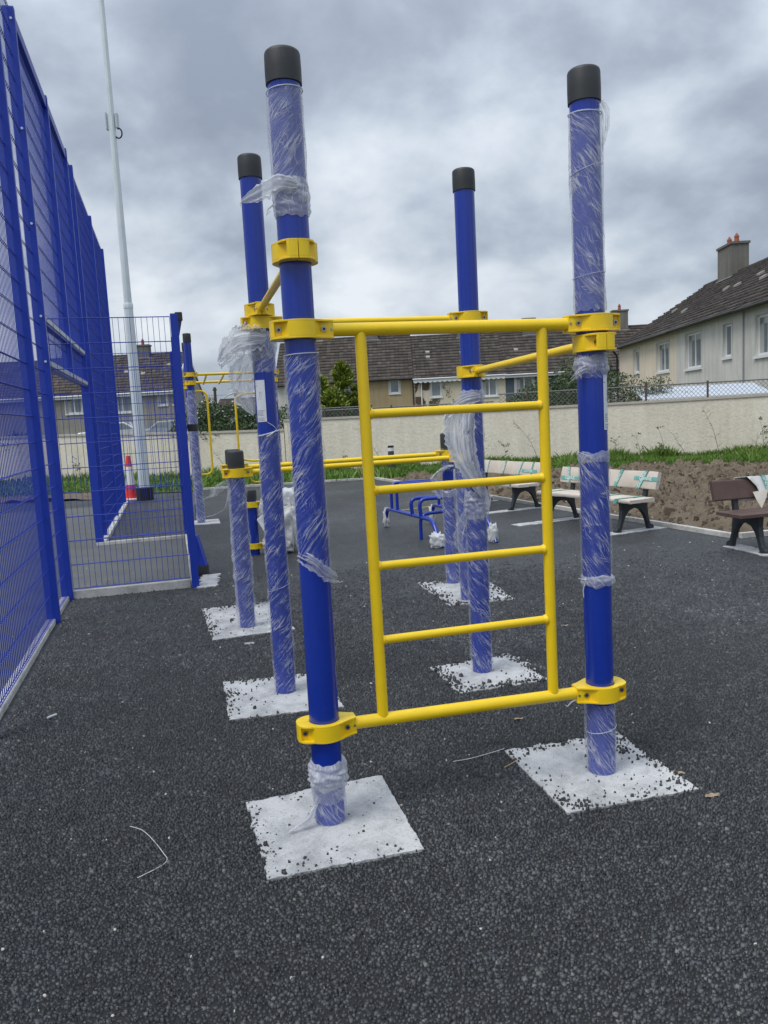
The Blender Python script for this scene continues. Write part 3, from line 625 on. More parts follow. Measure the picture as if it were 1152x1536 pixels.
def plabel(post, z0, z1, ang, w=.052, r=PR_, lines=True, big=False):
    """curved paper label stuck to the post, facing angle ang"""
    mb = MB(); n = 8; R0 = r + .0016
    def patch(u0, u1, za, zb, rad, mi, n=4):
        vs = []; 
        for i in range(n + 1):
            t = ang + (u0 + (u1 - u0) * i / n) / r
            vs += [(rad * math.cos(t), rad * math.sin(t), za), (rad * math.cos(t), rad * math.sin(t), zb)]
        mb.add(vs, [(2*i, 2*i+2, 2*i+3, 2*i+1) for i in range(n)], mi)
    patch(-w/2, w/2, z0, z1, R0, 0, 8)
    H = z1 - z0; rr = rng(int(z0 * 1000))
    if lines:
        for i in range(9):
            zz = z0 + .006 + i * .0068
            if i in (3,): continue
            patch(-w * .40, w * (.40 - rr.uniform(0, .22)), zz, zz + .0018, R0 + .0006, 1)
        # small sketch of an exercise figure with arrow
        cz = z0 + H * .62
        for (u0, v0, u1, v1) in ((-.004, .02, -.0025, .0), (-.004, .02, .006, .0215), (.006, .0, .0075, .022), (-.006, -.004, .0, -.0025), (.004, -.012, .0055, -.002), (.0, -.018, .007, -.0165), (-.0095, -.02, -.008, -.008)):
            patch(min(u0, u1), max(u0, u1), cz + min(v0, v1), cz + max(v0, v1), R0 + .0006, 1, 1)
        patch(-w * .48, -w * .25, z0 + H * .86, z0 + H * .87, R0 + .0006, 1, 1)
    return mb.build('instruction_label', [LABELM, PRINT], post, smooth=40)

A_P, B_P, C_P, D_P = (-.27, 2.92), (.87, 3.22), (-.62, 4.43), (.54, 4.61)
fr = thing('climbing_frame', 'tall blue and yellow climbing frame of four film wrapped posts with ladder', 'climbing frame', (0, 0, 0))
pA = make_post(fr, *A_P, 2.822, .112); pB = make_post(fr, *B_P, 2.830, .125); pB.rotation_euler = (0, -.006, 0); pC = make_post(fr, *C_P, 2.965, .120); pD = make_post(fr, *D_P, 2.890, .118)
def dirn(a, b): v = Vector(b) - Vector(a); return (v / v.length)
dAB, dCD, dAC, dBD = dirn(A_P, B_P), dirn(C_P, D_P), dirn(A_P, C_P), dirn(B_P, D_P)
# clamps
clamp(fr, *A_P, 1.873, dAB); clamp(fr, *A_P, .382, dAB); clamp(fr, *A_P, 2.14, dAC)
clamp(fr, *B_P, 1.873, -dAB); clamp(fr, *B_P, .362, -dAB); clamp(fr, *B_P, 1.795, dBD)
clamp(fr, *C_P, 2.156, -dAC); clamp(fr, *C_P, 2.088, dCD)
clamp(fr, *D_P, 2.079, -dCD); clamp(fr, *D_P, 1.777, -dBD)
def span(a, b, za, zb, r, name, parent, inset=.10):
    v = Vector(b) - Vector(a); l = v.length; p0 = Vector(a) + v * (inset / l); p1 = Vector(b) - v * (inset / l)
    return MB().tube([(p0.x, p0.y, za), (p1.x, p1.y, zb)], r, 20).build(name, YEL, parent, smooth=50)
span(C_P, D_P, 2.088, 2.079, .019, 'cross_bar', fr); span(A_P, C_P, 2.14, 2.156, .0175, 'cross_bar', fr); span(B_P, D_P, 1.795, 1.777, .0195, 'cross_bar', fr)
# ladder in the front plane
ABl = (Vector(B_P) - Vector(A_P)).length
lad = MB().tube([(.105, 0, 1.873), (ABl - .105, 0, 1.873)], .0245, 28).build('ladder', YEL, fr, smooth=50, loc=(A_P[0], A_P[1], 0)); lad.rotation_euler = (0, 0, math.atan2(dAB.y, dAB.x))
MB().tube([(.105, 0, .382), (ABl - .105, 0, .366)], .0245, 28).build('bottom_rail', YEL, lad, smooth=50)
for s in (.228, .957):
    MB().tube([(s - .004 if s < .5 else s - .004, 0, 1.86), (s + .004, 0, .385)], .0215, 24).build('stile', YEL, lad, smooth=50)
for z in (1.563, 1.275, .985, .695):
    MB().tube([(.230, 0, z), (.955, 0, z)], .0165, 20).build('rung', YEL, lad, smooth=50)
    # weld collars
    w = MB()
    for s, q in ((.2495, 1), (.9355, -1)): w.tube([(s - q * .003, 0, z), (s + q * .003, 0, z), (s + q * .009, 0, z)], [.0215, .0195, .0166], 18)
    w.build('weld', YEL, lad, smooth=60)

view = math.atan2(-1, .0)
# post A film
sleeve(pA, 2.33, 2.690, 3, .40, FILM_A, .004, tent=.003); bunch(pA, 2.262, 2.388, 8, .45, .012)  # sky reflection on the upper sleeve put in as extra white haze
ring(pA, 2.688, .004)
flap(pA, [(.03, -.064, 2.36), (-.03, -.075, 2.368), (-.075, -.07, 2.350), (-.125, -.06, 2.332), (-.165, -.055, 2.316)], [.018, .030, .034, .024, .005], 4, .55, .008, (0, 0, 1), rag=.4)
flap(pA, [(-.058, -.01, 2.52), (-.085, 0, 2.495), (-.105, 0, 2.49)], [.012, .016, .006], 44, .03, .006)
strand(pA, [(-.165, -.055, 2.318), (-.173, -.055, 2.306), (-.170, -.055, 2.296)], .002)
strand(pA, [(-.060, -.05, 2.30), (-.078, -.055, 2.285), (-.085, -.055, 2.265), (-.070, -.055, 2.280)], .003)
# diagonal lower edge on the big sleeve: longer at the right hand side seen from the front
def dbot(th): 
    c_ = math.cos(th - R(-15)); return .115 * (1 - c_) * .5 - .02
sleeve(pA, .985, 1.790, 13, .05, FILM_A, .004, bot=dbot, tent=.004); ring(pA, 1.787, .003)
flap(pA, [(-.055, -.025, 1.06), (.0, -.064, 1.035), (.045, -.050, .99), (.082, -.02, .965)], [.022, .03, .03, .012], 14, .28, .008, (.1, 0, 1), rag=.5)
bunch(pA, .150, .256, 18, .62, .024); bunch(pA, .10, .18, 19, .22, .006)
sleeve(pA, .0, .16, 23, .24, FILM_B, .004)
flap(pA, [(-.04, -.05, .11), (-.08, -.07, .05), (-.15, -.10, .018)], [.012, .02, .004], 25, .12, .01, (.4, 0, 1))
# post B film
sleeve(pB, 1.915, 2.668, 33, .30, FILM_B, .004, tent=.004); ring(pB, 2.667, .006, ph=1.8); ring(pB, 2.46, .02, tr=.0012); ring(pB, 2.06, .01, tr=.0012)
flap(pB, [(.052, -.03, 2.70), (.070, -.035, 2.66), (.070, -.03, 2.60), (.060, -.03, 2.54)], [.012, .016, .016, .006], 35, .25, .010, (.8, 0, .3))
bunch(pB, 1.675, 1.745, 38, .38, .012); flap(pB, [(-.03, -.06, 1.70), (-.065, -.06, 1.685), (-.085, -.06, 1.668)], [.016, .016, .008], 39, .35, .006, rag=.5)
sleeve(pB, 1.655, 1.752, 40, .2, FILM_B)
sleeve(pB, .835, 1.358, 43, .10, FILM_B, .004, tent=.004); bunch(pB, 1.325, 1.366, 45, .35, .005); bunch(pB, .815, .858, 46, .40, .010)
strand(pB, [(-.055, -.04, .85), (-.066, -.03, .80), (-.064, -.03, .77)], .0022); strand(pB, [(-.05, -.04, .845), (-.085, -.04, .853), (-.08, -.04, .85)], .0015)
strand(pB, [(-.03, -.06, 1.35), (-.075, -.05, 1.37), (-.09, -.05, 1.385)], .001)
sleeve(pB, .0, .318, 47, .26, FILM_B, .004, tent=.005); ring(pB, .20, .012, tr=.0014)
strand(pB, [(-.10, -.04, .345), (-.13, -.05, .338), (-.15, -.05, .318), (-.16, -.05, .325)], .003)
plabel(pB, 1.452, 1.668, R(-29), .055)
# post C film
sleeve(pC, .0, 1.492, 53, .10, FILM_A, .004, tent=.005); ring(pC, 1.492, .015, tr=.0035, ph=.3); ring(pC, .62, .02, tr=.0012)
strand(pC, [(.0, -.064, 1.475), (.03, -.06, 1.49), (.055, -.04, 1.51), (.04, -.05, 1.53), (.01, -.06, 1.552)], .0028)
sleeve(pC, 1.82, 2.045, 54, .28, FILM_A, .005, tent=.012); bunch(pC, 1.90, 2.04, 55, .20, .016)
flap(pC, [(.03, -.07, 2.00), (-.06, -.08, 2.00), (-.13, -.07, 1.985), (-.20, -.05, 1.93), (-.235, -.02, 1.90)], [.05, .075, .085, .07, .02], 57, .52, .020, (.15, 0, 1), 60, 40, .5)
flap(pC, [(-.05, -.06, 1.93), (-.10, -.05, 1.86), (-.12, -.04, 1.77), (-.105, -.03, 1.68), (-.07, -.02, 1.60)], [.07, .075, .065, .055, .01], 58, .50, .020, (1, 0, .15), 60, 40, .6)
flap(pC, [(-.07, -.06, 2.0), (-.13, -.05, 1.94), (-.15, -.04, 1.84)], [.06, .07, .03], 59, .28, .02, (1, 0, .5), rag=.6)
plabel(pC, 1.556, 1.782, R(-112), .058)
# post D film
sleeve(pD, .0, 1.06, 63, .12, FILM_B, .004, tent=.005); sleeve(pD, 1.06, 1.66, 64, .12, FILM_B, .004)
bunch(pD, .93, 1.10, 66, .36, .018); bunch(pD, 1.60, 1.675, 67, .42, .012)
flap(pD, [(.04, -.066, 1.635), (-.05, -.085, 1.62), (-.13, -.085, 1.57), (-.175, -.08, 1.50)], [.025, .034, .036, .01], 68, .50, .010, (.1, 0, 1), rag=.4)
flap(pD, [(-.09, -.07, 1.58), (-.105, -.09, 1.44), (-.085, -.10, 1.30), (-.03, -.09, 1.18), (.025, -.07, 1.07)], [.075, .075, .06, .04, .008], 69, .68, .016, (1, 0, .1), 70, 36, .3)
flap(pD, [(-.04, -.07, 1.60), (-.045, -.085, 1.42), (-.02, -.09, 1.25), (.03, -.075, 1.12)], [.05, .045, .035, .02], 70, .5, .014, (1, 0, .1), 60, 30, .3)
flap(pD, [(.03, -.06, 1.13), (.065, -.045, 1.06), (.055, -.05, .98)], [.016, .018, .012], 71, .36, .008, (1, 0, 0))
flap(pD, [(-.05, -.03, 1.0), (-.09, -.03, .92), (-.115, -.02, .80), (-.085, -.02, .72)], [.02, .035, .025, .01], 72, .18, .015, (1, 0, .2), rag=.5)

# ------------------------------------------------------------------ parallel bars
pb = thing('parallel_bars', 'low blue and yellow parallel bars with black capped posts behind the climbing frame', 'parallel bars', (0, 0, 0))
L1, L2, R1, R2 = (-1.09, 5.95), (-1.235, 6.63), (.66, 6.46), (.60, 7.14)
q1 = make_post(pb, *L1, 1.355, .155); q2 = make_post(pb, *L2, 1.345, .155); q3 = make_post(pb, *R1, 1.36, .155); q4 = make_post(pb, *R2, 1.375, .155)
d1, d2 = dirn(L1, R1), dirn(L2, R2)
clamp(pb, *L1, 1.19, d1); clamp(pb, *R1, 1.19, -d1); clamp(pb, *L2, 1.19, d2); clamp(pb, *R2, 1.19, -d2)
span(L1, R1, 1.19, 1.19, .020, 'grip_bar', pb); span(L2, R2, 1.19, 1.19, .020, 'grip_bar', pb)
hk = [Vector((L1[0], L1[1], 1.15)) + Vector((d1.x, d1.y, 0)) * a + Vector((0, -.01, b)) for a, b in ((.10, .0), (.11, -.025), (.14, -.04), (.18, -.04), (.21, -.03), (.23, -.01))]
MB().tube(hk, .007, 8).build('cable_hook', YEL, pb, smooth=60)
sleeve(q1, .0, 1.15, 83, .26, FILM_A, .005, tent=.009); sleeve(q2, .0, 1.15, 84, .32, FILM_A, .006, tent=.006)
ring(q1, 1.15, .003)
flap(q1, [(-.05, -.04, 1.12), (-.10, -.04, 1.10), (-.17, -.03, 1.06), (-.20, -.03, 1.045)], [.02, .04, .045, .02], 85, .16, .010, (.2, 0, 1))
flap(q1, [(-.055, -.04, 1.08), (-.065, -.05, 1.0), (-.10, -.05, .93), (-.17, -.05, .89), (-.24, -.05, .875), (-.30, -.05, .86)], [.02, .022, .016, .009, .005, .002], 86, .30, .008, (.7, 0, .7))
sleeve(q3, .0, 1.15, 87, .24, FILM_B, .005); sleeve(q4, .0, .862, 88, .24, FILM_B, .005); sleeve(q4, 1.03, 1.24, 89, .16, FILM_B, .006)
bunch(q4, .80, .87, 90, .3, .010)
flap(q4, [(.02, -.07, 1.08), (-.06, -.08, 1.06), (-.12, -.06, .98), (-.11, -.05, .88), (-.08, -.05, .80)], [.03, .05, .05, .05, .02], 91, .26, .02, (1, 0, .4), rag=.5)
flap(q4, [(.05, -.05, .80), (.075, -.05, .6), (.06, -.05, .40)], [.03, .035, .015], 92, .16, .012, (1, 0, .1), rag=.5)
plabel(q4, .862, 1.05, R(-22), .055, lines=True)

# ------------------------------------------------------------------ monkey bars
mk = thing('monkey_bars', 'distant blue and yellow monkey bars with film wrapped posts beyond the mesh fence', 'monkey bars', (0, 0, 0))
Mv = lambda u, v: (-2.94 + .967 * u - .254 * v, 12.67 + .254 * u + .967 * v)
MP = [Mv(0, 0), Mv(1.30, 0), Mv(0, 1.2), Mv(1.30, 1.2)]
mps = [make_post(mk, *p, h, .14) for p, h in zip(MP, (3.0, 2.90, 2.98, 2.95))]
for a, b, z in ((0, 1, 2.36), (2, 3, 2.30)):
    dd = dirn(MP[a], MP[b]); clamp(mk, *MP[a], z, dd); clamp(mk, *MP[b], z, -dd); span(MP[a], MP[b], z, z, .021, 'rail', mk)
for a, b, z in ((0, 2, 2.23), (1, 3, 2.23)):
    dd = dirn(MP[a], MP[b]); clamp(mk, *MP[a], z, dd); clamp(mk, *MP[b], z, -dd); span(MP[a], MP[b], z, z, .019, 'rail', mk)
for k in range(4):
    a = Mv(.25 + .27 * k, 0); b = Mv(.25 + .27 * k, 1.2); MB().tube([(a[0], a[1], 2.33), (b[0], b[1], 2.27)], .016, 10).build('rung', YEL, mk, smooth=50)
def loop(u0, s, z0, z1, v=0):
    pts = []
    for a in range(0, 91, 15): pts.append((u0 + s * (.14 + .10 * math.sin(R(a))), z1 - .10 + .10 * math.cos(R(a))))
    for a in range(0, 91, 15): pts.append((u0 + s * (.14 + .10 * math.cos(R(a))), z0 + .10 - .10 * math.sin(R(a))))
    pts = [(u0 + s * .05, z1)] + pts + [(u0 + s * .05, z0)]
    P = [Mv(a, v) + (z,) for a, z in pts]; MB().tube(P, .018, 10).build('grab_handle', YEL, mk, smooth=50)
loop(0, 1, .78, 2.10); loop(1.30, -2.6, .95, 2.04, 0)
sleeve(mps[0], .0, 2.12, 101, .42, FILM_B, .008, tent=.008, ntheta=30); sleeve(mps[2], .2, 2.05, 102, .40, FILM_B, .006, ntheta=30)
sleeve(mps[1], .0, 1.52, 103, .25, FILM_A, .006, ntheta=30); sleeve(mps[1], 1.88, 2.3, 104, .45, FILM_A, .006, ntheta=30); bunch(mps[1], 1.86, 1.95, 105, .4, .01)
sleeve(mps[3], .0, 1.5, 106, .3, FILM_A, .006, ntheta=30)
plabel(mps[1], 1.58, 1.84, R(-100), .11)
flap(mps[0], [(.05, -.05, .36), (.10, -.08, .40), (.2, -.1, .44), (.28, -.1, .52), (.33, -.1, .62)], [.004, .012, .02, .05, .02], 107, .3, .01)

# ------------------------------------------------------------------ short post with wrapped seat
sp_ = thing('exercise_stand', 'short blue post with two yellow clamps and a wrapped seat plate', 'exercise stand', (-1.56, 9.35, 0))
p = make_post(sp_, 0, 0, .775, .12)
for z in (.60, .105): clamp(sp_, 0, 0, z, (.967, .1))
MB().bar((.10, .03, .105), (.60, .12, .09), .05, .05).build('base_arm', YEL, sp_, bevel=.004)
MB().bar((.10, .0, .60), (.45, .06, .60), .04, .04).build('top_arm', YEL, sp_, bevel=.004)
pl = MB().add([(.06,-.08,.42),(.16,-.10,.24),(.30,-.06,.30),(.30,-.04,.60),(.06,-.05,.43),(.16,-.07,.23),(.30,-.03,.30),(.30,-.01,.61)], [(0,1,2,3),(7,6,5,4),(0,4,5,1),(1,5,6,2),(2,6,7,3),(3,7,4,0)]).build('foot_plate', UPVC, sp_, bevel=.004)
WRAPM = mat('grey_packing_sheet', (.52, .51, .49), .5, var=(7, 1.3, (.70, .70, .70)), bump=(16, .8, .02))
def crumple(name, c, s, seed, m, parent=None, n=28, amp=.16):
    n = int(n * 1.6)
    V = []; rows = n // 2
    for i in range(rows + 1):
        ph = math.pi * i / rows
        for j in range(n):
            th = 2 * math.pi * j / n; d = Vector((math.sin(ph) * math.cos(th), math.sin(ph) * math.sin(th), math.cos(ph)))
            k = 1 + amp * (abs(mnoise.noise(d * 2.3 + Vector((seed, 0, 0)))) * 2 - .6) + amp * .7 * (abs(mnoise.noise(d * 5 + Vector((seed, 0, 0)))) - .2) + amp * .35 * mnoise.noise(d * 13 + Vector((seed, 0, 0)))
            q = Vector([math.copysign(abs(x) ** .7, x) for x in d]) * k
            V.append((c[0] + q.x * s[0], c[1] + q.y * s[1], max(c[2] + q.z * s[2], .004)))
    F = [(i*n+j, (i+1)*n+j, (i+1)*n+(j+1) % n, i*n+(j+1) % n) for i in range(rows) for j in range(n)]
    return np_mesh(name, V, F, m, parent=parent)
WRAPW = mat('white_packing_sheet', (.60, .61, .62), .45, bump=(18, .8, .02))
b = crumple('wrapped_seat', (.38, .06, .33), (.19, .16, .31), 5, WRAPM, sp_, 44, .22)
crumple('wrapped_seat', (.46, .08, .64), (.16, .12, .13), 8, WRAPW, sp_, 30, .12); crumple('wrapped_seat', (.28, .0, .12), (.17, .14, .11), 9, WRAPM, sp_, 30, .3)
crumple('wrapped_seat', (.14, -.02, .52), (.06, .04, .13), 12, WRAPW, sp_, 26, .4)

# ------------------------------------------------------------------ low tubular bench frame
sb = thing('situp_bench', 'low blue bent tube sit-up bench with plastic wrapped feet', 'exercise bench', (0, 0, 0))
G = lambda x, y, z: (x, y, z)
def bend(pts, r=.12, n=6):
    out = [Vector(pts[0])]
    for i in range(1, len(pts) - 1):
        a, b, c = Vector(pts[i-1]), Vector(pts[i]), Vector(pts[i+1]); ra = min(r, (a-b).length * .45, (c-b).length * .45)
        p0 = b + (a - b).normalized() * ra; p1 = b + (c - b).normalized() * ra
        for k in range(n + 1): t = k / n; out.append(p0 * (1-t)**2 + b * 2 * t * (1-t) + p1 * t * t)
    out.append(Vector(pts[-1])); return out
FOOTW = mat('white_film_wrap', (.55, .56, .57), .4, bump=(30, .8, .01))
S0, S1 = Vector((.03, 11.1)), Vector((.62, 9.15)); off = Vector((.66, .17))
for nm, o_ in (('side_rail', Vector((0, 0))), ('side_rail', off)):
    a = S0 + o_; b = S1 + o_
    MB().tube(bend([(a.x, a.y, 0), (a.x + .01, a.y - .03, .27), (b.x - .05, b.y + .2, .30), (b.x + .03, b.y - .05, 0)], .12), .026, 14).build(nm, BLUE, sb, smooth=50)
def on(t, o_=0): p = S0.lerp(S1, t) + off * o_; return p
for t_ in (.14, .26):
    a, b = on(t_), on(t_, 1); MB().tube(bend([(a.x, a.y, .28), (a.x, a.y, .64), (b.x, b.y, .64), (b.x, b.y, .28)], .10), .021, 12).build('top_hoop', BLUE, sb, smooth=50)
for t_, h in ((.56, .50), (.72, .52)):
    a, b = on(t_), on(t_, 1); MB().tube(bend([(a.x, a.y, .29), (a.x - .02, a.y, h), (b.x - .02, b.y, h), (b.x, b.y, .29)], .16), .024, 12).build('seat_hoop', BLUE, sb, smooth=50)
a, b = on(.66), on(.66, 1); MB().tube(bend([(a.x + .03, a.y, .0), (a.x + .03, a.y, .32), (b.x, b.y, .34)], .12), .022, 12).build('brace', BLUE, sb, smooth=50)
for i, (c, s) in enumerate((((S0.x, S0.y, .13), (.045, .045, .14)), ((S1.x - .01, S1.y - .0, .07), (.085, .07, .10)), ((S1.x + off.x + .0, S1.y + off.y, .09), (.06, .06, .13)), ((S0.x + off.x, S0.y + off.y, .12), (.045, .045, .13)))):
    crumple('foot_wrap', c, s, 20 + i, WRAPM if i == 0 else FOOTW, sb, 26, .35)
# ------------------------------------------------------------------ blue mesh sports fence
def mesh_panel(parent, t0, t1, z0, z1, u=0.0, along='V', name='mesh_panel', sp=.05, hs=.2, wv=.0022, wh=.0038):
    """welded mesh: single uprights between pairs of horizontal wires"""
    mb = MB(); n = max(1, int((t1 - t0) / sp))
    P = (lambda t, o, z: (*FP(t, u + o), z)) if along == 'V' else (lambda t, o, z: (*FP(u + o, t), z))
    for i in range(n + 1):
        t = t0 + (t1 - t0) * i / n; mb.wire(P(t, 0, z0), P(t, 0, z1), wv)
    k = int((z1 - z0) / hs)
    for i in range(k + 1):
        z = z0 + (z1 - z0) * i / k
        for o in (-wv - wh, wv + wh): mb.wire(P(t0, o, z), P(t1, o, z), wh)
    o = mb.build(name, BLUEF, parent); o['kind'] = 'stuff'; return o
def fpost(parent, t, u, z0, z1, w=.10, d=.055, clips=True, name='post'):
    x, y = FP(t, u); o = MB().box((-w/2, -d/2, z0), (w/2, d/2, z1)).build(name, BLUEF, parent, loc=(x, y, 0), bevel=.004); o.rotation_euler = (0, 0, ROT)
    MB().box((-w/2 + .003, -d/2 + .003, z1), (w/2 - .003, d/2 - .003, z1 + .006)).build('post_cap', BLUEF, o)
    if clips:
        mb = MB(); z = max(z0, 0) + .35
        while z < z1 - .1: mb.box((-.02, d/2, z - .02), (.02, d/2 + .012, z + .02)); z += .6
        q = mb.build('panel_clips', BLUEF, o); q['kind'] = 'stuff'
    return o
fence = thing('sports_fence', 'tall blue welded mesh sports court fence running along the left', 'fence', (0, 0, 0))
HT = 5.2
for t in (-3.5, -.91, 0, 3.6, 4.28, 7.0, 9.6): fpost(fence, t, 0, -.05, HT)
fpost(fence, 1.9, 0, 2.16, HT, .10)
mesh_panel(fence, -3.44, -.95, .05, HT, wv=.0034); mesh_panel(fence, -.87, -.04, .05, HT, wv=.0018); mesh_panel(fence, -6.2, -3.55, .05, HT, wv=.0026)
mesh_panel(fence, .04, 1.86, 2.24, HT, wv=.0028); mesh_panel(fence, 1.94, 3.56, 2.24, HT, wv=.0028)
mesh_panel(fence, 3.64, 4.24, .05, HT, wv=.0028); mesh_panel(fence, 4.32, 6.96, .05, HT, wv=.0028); mesh_panel(fence, 7.04, 9.56, .05, HT, wv=.0028)
def beam(t0, t1, z, w=.07, h=.07, name='beam', m=None, u=0):
    a = FP(t0, u); b = FP(t1, u); MB().bar((*a, z), (*b, z), w, h).build(name, m or BLUEF, fence, bevel=.004)
    MB().bar((a[0], a[1], z + h/2 + .003), (b[0], b[1], z + h/2 + .003), w * .96, .004).build('beam_cover', GALVB, fence)
beam(.06, 3.54, 2.58); beam(.06, 3.54, 2.18)
for z in (2.58, 2.18):
    a = FP(.06, .042); b = FP(3.54, .042); MB().bar((*a, z + .012), (*b, z + .012), .006, .045).build('edge_strip', GALVB, fence)
beam(.06, 3.54, 5.12, .08, .10, 'top_rail', None)
bl = MB()
for z in (2.2, 2.6, 3.4, 4.2, 5.1):
    x, y = FP(-.035, .02); bl.tube([(x, y, z), (x + .003, y - .009, z)], .011, 8)
q = bl.build('post_bolts', GALV, fence, smooth=50); q['kind'] = 'stuff'
# second beam run and struts of the recess roof inside the court, seen above the opening
rec = thing('recess_fence', 'lower blue mesh fence panels boxing in the recess beside the tall fence', 'fence', (0, 0, 0))
HR = 2.58
fpost(rec, 0, 1.17, -.05, HR + .02, .07, .06); fpost(rec, 3.6, 1.17, -.05, HR, .07, .06); fpost(rec, 1.8, 1.17, -.05, HR, .05, .05)
mesh_panel(rec, .06, 1.13, .10, HR, 0, 'U', hs=.207); mesh_panel(rec, .06, 1.13, .10, HR, 3.6, 'U', hs=.207)
mesh_panel(rec, .03, 1.77, .10, HR, 1.17, 'V', hs=.207); mesh_panel(rec, 1.83, 3.57, .10, HR, 1.17, 'V', hs=.207)
a = FP(.0, 1.22); b = FP(3.6, 1.20); MB().bar((a[0], a[1], HR - .0), (b[0], b[1], HR - .0), .05, .05).build('top_rail', BLUEF, rec, bevel=.004)
MB().bar((a[0] - .0, a[1] - .03, HR - .0), (a[0] - .01, a[1] + .03, HR - .0), .065, .075).build('end_cap', CAPM, rec, bevel=.004)
x, y = FP(.05, 1.26); MB().box((-.04, -.03, -.035), (.05, .03, .035)).build('latch_block', CAPM, rec, loc=(x, y, 1.54), bevel=.006)
# leaning blue foot plate with rubber end behind the return post
x, y = FP(.62, 1.22); o = MB().add([(-.02,-.02,.42),(.01,-.02,.42),(.085,-.02,.10),(-.02,-.02,.10),(-.02,.10,.42),(.01,.10,.42),(.085,.10,.10),(-.02,.10,.10)], [(0,1,2,3),(7,6,5,4),(0,4,5,1),(1,5,6,2),(2,6,7,3),(3,7,4,0)])
f_ = o.build('fence_foot', BLUEF, rec, loc=(x, y, 0), bevel=.004); MB().box((-.02, -.02, 0), (.09, .10, .10)).build('rubber_foot', CAPM, f_, bevel=.006)

# ------------------------------------------------------------------ galvanised mast
ms = thing('lighting_mast', 'tall tapering galvanised lighting mast rising beyond the mesh fence', 'mast', (-5.24, 17.43, 0))
def oct_(r, z): return (r, z)
pole = MB().lathe([(.135, .28), (.118, 2.2), (.096, 4.17)], 10).build('lower_shaft', GALV, ms, smooth=20)
MB().lathe([(.104, 4.13), (.106, 4.20), (.094, 4.24)], 10).build('joint_collar', GALV, ms, smooth=20)
MB().lathe([(.086, 4.22), (.066, 8.0), (.046, 13.0)], 10).build('upper_shaft', GALV, ms, smooth=20)
MB().lathe([(.185, -.02), (.185, .27), (.16, .285)], 20).build('base_sleeve', BLACKP, ms, smooth=40)
MB().box((-.12, -.06, 7.78), (-.095, .06, 8.12)).build('bracket', GALVB, ms, bevel=.004); MB().box((.085, -.06, 7.80), (.13, .06, 8.10)).build('control_box', GALVB, ms, bevel=.004)
MB().tube([(.12 + .075 * math.sin(a), -.02, 7.70 + .10 * math.cos(a)) for a in [i * math.pi / 8 for i in range(11)]], .016, 8).build('cable_loop', BLACKP, ms, smooth=50)
# cone
CORG = mat('cone_red', (.72, .045, .02), .5); CWHT = mat('cone_white', (.72, .72, .72), .5)
cn = thing('traffic_cone', 'tall red and white traffic cone beside the mast foot', 'cone', (-5.62, 17.7, 0))
MB().box((-.20, -.20, 0), (.20, .20, .035)).build('cone_base', CWHT, cn, bevel=.01)
for nm, r0, z0, r1, z1, m_ in (('lower_band', .125, .035, .105, .34, CORG), ('white_sleeve', .105, .34, .070, .74, CWHT), ('top_band', .070, .74, .048, .98, CORG)):
    MB().lathe([(r0, z0), (r1, z1)], 20).build(nm, m_, cn, smooth=50)
# bollard
bo_ = thing('bollard_light', 'dark grey bollard light on a pale pad by the kerb corner', 'bollard', (.26, 20.5, 0))
MB().lathe([(.078, .04), (.078, .66)], 16).build('bollard_shaft', mat('bollard_grey', (.05, .055, .06), .5), bo_, smooth=50)
MB().lathe([(.074, .66), (.074, .75)], 16).build('lens', PLASTER, bo_, smooth=50); MB().lathe([(.078, .75), (.078, .80)], 16).build('bollard_cap', BLACKP, bo_, smooth=50)
MB().box((-.36, -.22, -.02), (.36, .22, .04)).build('pad', CONC, bo_, bevel=.01)

# ------------------------------------------------------------------ benches
def text_mesh(body, size, name):
    cu = bpy.data.curves.new(name, 'FONT'); cu.body = body; cu.size = size; cu.align_x = 'CENTER'; cu.align_y = 'CENTER'; cu.offset = size * .02
    o = bpy.data.objects.new(name, cu); C.objects.link(o); me = bpy.data.meshes.new_from_object(o); bpy.data.objects.remove(o); me.materials.clear(); me.materials.append(TAPET); return me
TXT = text_mesh('GUNNE', .062, 'tape_lettering'); TXB = text_mesh('BEN', .062, 'tape_lettering')
LEG = [(-.47,0),(-.475,.03),(-.455,.055),(-.42,.07),(-.39,.16),(-.375,.26),(-.385,.365),(-.02,.365),(.045,.70),(.085,.695),(.028,.36),(.030,.27),(.045,.16),(.075,.07),(.115,.055),(.13,.03),(.125,0),(.045,0),(.02,.10),(-.02,.19),(-.08,.26),(-.17,.29),(-.26,.26),(-.32,.19),(-.36,.10),(-.39,0)]
def slab_box(mb, x0, x1, y0, y1, z0, z1, n=14, rough=.004, seed=0):
    """soft wrapped board, subdivided along x"""
    pr = [(y0, z0 + .012), (y0 + .006, z0), (y1 - .006, z0), (y1, z0 + .012), (y1, z1 - .012), (y1 - .006, z1), (y0 + .006, z1), (y0, z1 - .012)]; vs = []
    for i in range(n + 1):
        x = x0 + (x1 - x0) * i / n
        for j, (y, z) in enumerate(pr):
            q = mnoise.noise(Vector((x * 5, j * .8, seed))) * rough; vs.append((x, y + q * 1.2, z + q))
    k = len(pr); fs = [tuple(range(k)), tuple(n * k + j for j in reversed(range(k)))]
    for i in range(n):
        for j in range(k): fs.append((i*k+j, (i+1)*k+j, (i+1)*k+(j+1) % k, i*k+(j+1) % k))
    mb.add(vs, fs)
def band(mb, x, w, y0, y1, z0, z1, slant=0.0, e=.004):
    """tape looped round a board: slant shifts top against bottom"""
    y0 -= e; y1 += e; z0 -= e; z1 += e; c = [(y0, z0, -slant/2), (y0, z1, slant/2), (y1, z1, slant/2), (y1, z0, -slant/2)]
    vs = [(x + s + q, y, z) for y, z, s in c for q in (-w/2, w/2)]
    mb.add(vs, [(2*i, 2*i+1, (2*i+3) % 8, (2*i+2) % 8) for i in range(4)])
